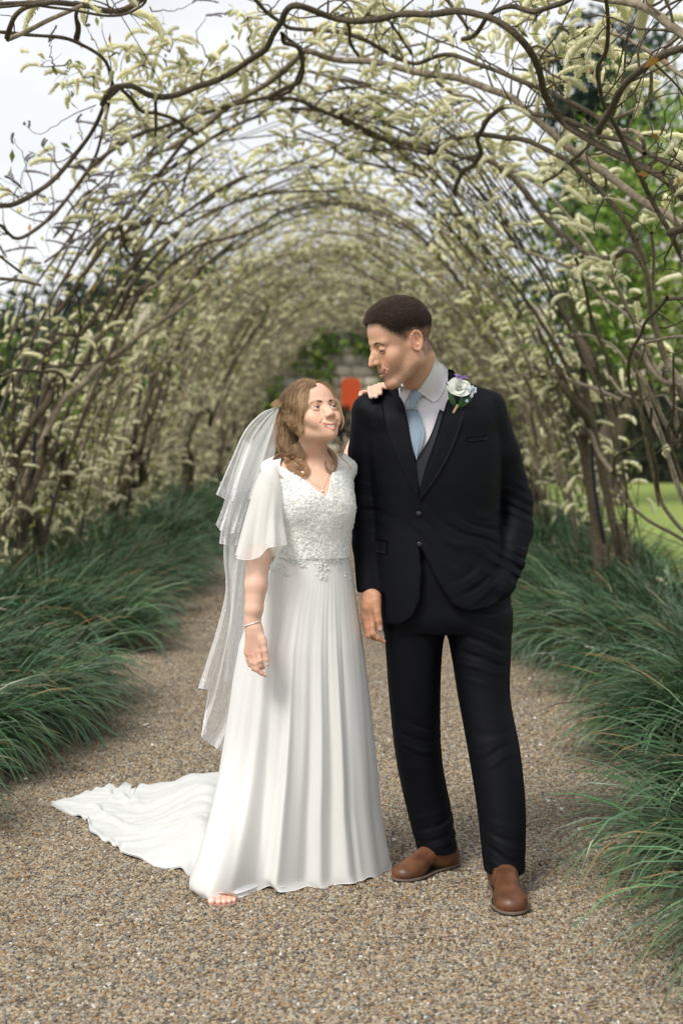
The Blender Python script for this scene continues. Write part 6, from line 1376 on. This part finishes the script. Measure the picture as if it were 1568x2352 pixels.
veil([[(640, 940), (590, 1010), (548, 1110), (528, 1250), (530, 1400), (515, 1560)], [(641, 943), (610, 1020), (572, 1130), (552, 1280), (545, 1430), (532, 1570)], [(644, 946), (630, 1050), (610, 1160), (590, 1290), (575, 1450), (560, 1580)]], 4.64, .05, 8, ytop=4.45, lace_on=False)
veil([[(636, 935), (600, 950), (562, 990), (530, 1060), (497, 1135)], [(638, 935), (606, 958), (570, 1005), (545, 1075), (525, 1150)], [(640, 937), (615, 975), (590, 1030), (570, 1100), (556, 1150)], [(643, 940), (632, 1000), (618, 1060), (605, 1110), (598, 1140)]], 4.47, .05, 4, ytop=4.42)
veil([[(560, 1010), (530, 1100), (512, 1165), (496, 1205)], [(590, 1030), (555, 1110), (530, 1180), (515, 1228)], [(620, 1060), (590, 1130), (570, 1180), (560, 1218)]], 4.50, .04, 6, n=40)
veil([[(570, 1040), (535, 1120), (512, 1200), (504, 1248)], [(600, 1050), (560, 1140), (540, 1200), (530, 1252)], [(620, 1070), (600, 1150), (580, 1200), (570, 1250)]], 4.53, .04, 7, n=40)

# ---- jewellery and sandal
silver = mat('silver', (.75, .72, .68), .22, metal=1)
th = np.linspace(0, 2*PI, 40); wc = at(*z(255, 1560, AY, 0)[:3])
P = wc+np.stack([np.cos(th)*.0275, np.sin(th)*.0265, .010*np.cos(th+.2)+.004], 1); attach(bride, ob('bracelet', *tube(P, .0017, 6, False), mat('bracelet', (.80, .76, .72), .3, metal=.4)))
pts = []
for u_, v_ in ((668, 1052), (690, 1078), (715, 1106), (740, 1124), (749, 1108), (758, 1082), (762, 1060)):
    h_, n2 = cast(btree, u_, v_); pts.append(h_+(0, -.002, 0) if h_ is not None else at(u_, v_, 4.33))
attach(bride, ob('necklace', *tube(spline(pts[:4], 30), .0007, 5), silver), ob('necklace', *tube(spline(pts[3:], 20), .0007, 5), silver))
pd = pts[3]+(0, -.003, -.004); Fp = Field(pd-.008, pd+.008, .0009); Fp.ell(pd, (.0036, .003, .0042), k=0); attach(bride, ob('pendant', *Fp.mesh(), mat('pearl', (.8, .78, .74), .2)))
er = bfr.w((-.082, .006, -.036)); Fp = Field(er-.01, er+.01, .001); Fp.ell(er, (.0038, .0038, .0046), k=0); attach(bride, ob('earring', *Fp.mesh(), MATS['pearl']))
so = []; n_ = 26; y = np.linspace(-.012, .16, n_); w = np.interp(y, [-.012, -.006, .006, .03, .07, .12, .16], [.002, .024, .038, .046, .042, .034, .028])
out = np.vstack([np.c_[w-.001, y], np.c_[-w[::-1]-.001, y[::-1]]]); n2 = len(out)
V = np.vstack([np.c_[out, np.full(n2, z_)] for z_ in (.001, .012)]+[[[0, .07, .001]], [[0, .07, .0115]]])+ft*(1, 1, 0)
Fl = grid_faces(2, n2, True)[:, ::-1].tolist()+[[2*n2, (i+1) % n2, i] for i in range(n2)]+[[2*n2+1, n2+i, n2+(i+1) % n2] for i in range(n2)]
attach(bride, ob('sandal', V, Fl, mat('rose_gold', (.45, .33, .29), .35, metal=.6), None, False))
t_ = np.linspace(0, PI, 16); P = ft+np.stack([-np.cos(t_)*.045, .040+.0*t_, .008+.026*np.sin(t_)], 1); attach(bride, ob('sandal_strap', *tube(P, .0045, 6), MATS['rose_gold']))

# ---- hair
zb = lambda x, y: (602+x*.156, 846.5+y*.156)
F = Field(bfr.w(np.zeros(3))-.17, bfr.w(np.zeros(3))+.19, .0028)
F.ell((0, .012, .034), (.0755, .0890, .0800), k=.01, fr=bfr)
F.ell((0, .022, -.015), (.058, .052, .075), k=.03, fr=bfr)
hc = bfr.w(np.array((0, .05, -.05)))
F.chain([at(*zb(440, 700), 4.40), at(*zb(400, 950), 4.39), at(*zb(400, 1180), 4.375), at(*zb(430, 1310), 4.345)], [.030, .026, .024, .020], k=.03)
F.apply(lambda P: -(P@np.array((0, 1, .0)) + np.maximum(.062-P[..., 2], -.1)*-.42 + .050 + 0*P[..., 0]), np.array((-.2, -.25, -.2)), np.array((.2, .25, .25)), .006, True, bfr) if False else None
Vh, Fh = F.mesh(); qh = bfr.l(Vh); x_, y_, z_ = qh.T
keep = ((z_ > .066+(y_+.06)*-.55+np.abs(x_)*.25*0+.016*(1-np.minimum(np.abs(x_)/.03, 1))) | ((np.abs(x_) > .052) & (y_ > -.035-.25*(z_-.0)) & (z_ > .028)) | ((y_ > .0+.30*np.maximum(-z_, 0)*0) & (z_ > .0)) | (y_ > .030))
Fh = Fh[keep[Fh].all(1)]; Vh = Vh+normals(Vh, Fh)*(.0016*vnoise(Vh*np.array([1, 1, .3]), 120, 3))[:, None]
bh = mat('light_brown_hair', attr='Col', rough=.40, spec=.4)
hob = ob('hair', Vh, Fh, bh, None, True, np.tile((.22, .14, .08), (len(Vh), 1))); attach(bride, hob)
htree = bvh(*join_vf([(Vh, Fh), (V1, F1)]))
rh = np.random.default_rng(31); SP_, SR_, SC_ = [], [], []
def lock(guide, n, width, off=.004, col=(.20, .110, .055), r0=.00030, ydef=4.36, taper=.25, curlamp=0, flare=1, free=False):
    """a lock of hair: strands spread round a guide, lying on head and shoulders where those are"""
    G = spline(np.array([zb(*p) for p in guide], float), 26); k_ = len(G); Yg = np.full(k_, np.nan)
    if not free:
        for i in range(k_):
            h_, _ = cast(htree, *G[i])
            if h_ is not None and h_[1] < 4.52: Yg[i] = h_[1]
    if np.isnan(Yg).all(): Yg[:] = ydef
    ok = ~np.isnan(Yg); Yg = np.interp(np.arange(k_), np.flatnonzero(ok), Yg[ok])
    for _ in range(4): Yg = np.minimum(Yg, np.convolve(np.pad(Yg, 1, mode='edge'), [.3, .4, .3], 'valid')+.002)
    Yg = Yg-off; t_ = np.linspace(0, 1, k_)
    C0 = np.array([at(G[i, 0], G[i, 1], Yg[i]) for i in range(k_)]); T = np.gradient(C0, axis=0); T /= np.linalg.norm(T, axis=1)[:, None]
    S = np.cross(T, (0, 1, 0)); S /= np.linalg.norm(S, axis=1)[:, None]+1e-9; B = np.cross(T, S)
    env = np.interp(t_, [0, .25, .7, 1], [.22, 1, .9, taper])
    for i in range(int(n*2.6)):
        a, b = rh.normal(0, .55), abs(rh.normal(0, .35)); wob = rh.normal(0, .22, 2); ph = rh.uniform(0, 6.3, 2)
        o_ = (a+wob[0]*np.sin(t_*5+ph[0]))*env*width; d_ = (b+.3*wob[1]*np.sin(t_*6+ph[1]))*env*width*.7
        P = C0+S*o_[:, None]+B*0-np.array((0, 1, 0))*d_[:, None]
        e_ = int(k_*rh.uniform(.82, 1)); P = spline(P[rh.integers(0, 2):e_], k_)
        SP_.append(P); SR_.append(r0*np.interp(t_, [0, .1, .8, 1], [.8, 1, .9, .25])*rh.uniform(.7, 1.2))
        light = rh.uniform(.68, 1.35); SC_.append(np.array(col)*light*(1+.0*t_[:, None])*np.interp(t_, [0, .5, 1], [.9, 1, 1.15])[:, None])
gold = (.56, .385, .225); dark = (.21, .125, .068); mid = (.42, .275, .160)
lock([(800, 205), (700, 225), (640, 300), (605, 420), (610, 560), (590, 700), (570, 820), (590, 940), (610, 1020)], 120, .014, col=gold)
lock([(795, 203), (680, 225), (590, 300), (540, 420), (540, 600), (520, 760), (520, 880), (560, 980), (600, 1030)], 140, .016, col=mid)
lock([(790, 202), (660, 220), (560, 290), (490, 400), (470, 540), (455, 680), (480, 800), (510, 900), (545, 980)], 140, .016, col=mid)
for k_, (pts) in enumerate([[(790, 200), (640, 215), (500, 300), (400, 420), (330, 520), (265, 560)], [(785, 199), (620, 212), (470, 290), (370, 390), (300, 480), (255, 540)], [(780, 198), (600, 205), (450, 270), (350, 360), (290, 450), (250, 530)],
                            [(800, 204), (680, 235), (580, 330), (480, 450), (380, 560), (280, 640)], [(790, 204), (650, 230), (530, 330), (440, 440), (350, 530), (270, 600)]]):
    lock([(x, y+(42 if y < 420 else 10)) for x, y in pts], 110, .0125, col=mid if k_ % 2 else (.36, .235, .14), taper=.7)
for pts, c_ in (([(520, 420), (450, 520), (370, 640), (320, 760), (300, 880)], mid), ([(430, 480), (360, 580), (300, 660), (270, 760), (280, 900)], dark), ([(600, 420), (520, 560), (420, 680), (370, 740), (350, 860), (330, 960)], gold), ([(560, 480), (500, 620), (480, 760), (440, 880), (400, 980)], mid)):
    lock(pts, 80, .014, col=c_)
for pts, c_ in (([(260, 640), (275, 800), (290, 950), (270, 1080), (275, 1200), (300, 1290)], mid), ([(300, 700), (320, 860), (330, 1000), (310, 1130), (330, 1250), (400, 1330)], dark), ([(350, 880), (390, 1000), (420, 1120), (450, 1240), (520, 1340)], dark),
                ([(430, 900), (480, 1010), (510, 1130), (550, 1240), (590, 1350)], dark), ([(290, 760), (300, 900), (350, 1040), (380, 1160), (420, 1280)], mid), ([(480, 930), (520, 1060), (560, 1180), (600, 1300), (620, 1400)], mid), ([(360, 760), (340, 900), (350, 1000), (330, 1100), (300, 1180), (250, 1230)], gold)):
    lock(pts, 90, .017, col=c_)
for pts in ([(330, 1250), (250, 1275), (195, 1330), (178, 1400), (185, 1470), (160, 1535), (110, 1560), (40, 1552)], [(400, 1250), (300, 1300), (255, 1370), (238, 1450), (250, 1530), (285, 1600), (335, 1640)],
            [(430, 1290), (520, 1345), (600, 1390), (650, 1440), (655, 1510), (620, 1570), (580, 1590), (540, 1645)], [(380, 1330), (430, 1400), (500, 1450), (570, 1440), (590, 1390), (540, 1350), (470, 1370), (450, 1430)],
            [(330, 1370), (380, 1440), (450, 1500), (530, 1540), (590, 1580), (600, 1640)], [(480, 1360), (560, 1370), (630, 1420), (650, 1490), (620, 1560), (570, 1610)], [(300, 1280), (360, 1340), (420, 1420), (440, 1480), (500, 1530)]):
    lock(pts, 46, .0062, col=(.42, .24, .12), off=.012, taper=.3)
lock([(820, 205), (920, 228), (1005, 300), (1070, 400), (1110, 490)], 60, .006, col=mid); lock([(1080, 420), (1130, 560), (1165, 680), (1190, 780), (1175, 870), (1150, 925)], 50, .0042, col=gold, free=True, ydef=4.30)
lock([(810, 203), (880, 215), (960, 260), (1040, 350), (1100, 470)], 60, .007, col=dark)
lock([(975, 1160), (1040, 1230), (1085, 1320), (1090, 1430), (1050, 1510), (985, 1515), (940, 1450), (930, 1370), (960, 1310)], 40, .0042, col=mid, off=.012, free=True, ydef=4.315)
lock([(960, 1180), (1010, 1260), (1060, 1320), (1075, 1400), (1060, 1480)], 40, .0045, col=dark, free=True, ydef=4.33)
lock([(1090, 1060), (1160, 1085), (1210, 1140), (1190, 1230), (1150, 1290), (1110, 1180), (1105, 1100)], 12, .0028, col=gold, free=True, ydef=4.34)
lock([(1150, 1290), (1200, 1350), (1260, 1400), (1290, 1470), (1270, 1540)], 7, .002, col=gold, free=True, ydef=4.30)
lock([(690, 214), (750, 199), (830, 199), (900, 218)], 70, .005, col=mid, off=.006)
for i in range(26):          # fly-away hairs at the back of the head
    a = (rh.uniform(240, 300), rh.uniform(470, 560)); lock([a, (a[0]-60, a[1]-rh.uniform(-25, 25)), (a[0]-rh.uniform(90, 170), a[1]+rh.uniform(-30, 50))], 2, .002, col=gold, r0=.0003, free=True, ydef=4.42)
for i in range(40):
    a = (rh.uniform(250, 640), rh.uniform(220, 900)); lock([a, (a[0]-rh.uniform(-20, 50), a[1]+60), (a[0]-rh.uniform(0, 90), a[1]+rh.uniform(100, 190))], 2, .003, col=gold, r0=.0003, off=.009)
P = np.array(SP_); R_ = np.array(SR_); sv, sf = strands(P, R_, 3); cc = np.repeat(np.array(SC_).reshape(-1, 3), 3, axis=0)
o = ob('hair_strands', sv, sf, bh, None, True, cc, kind='stuff'); o.parent = hob
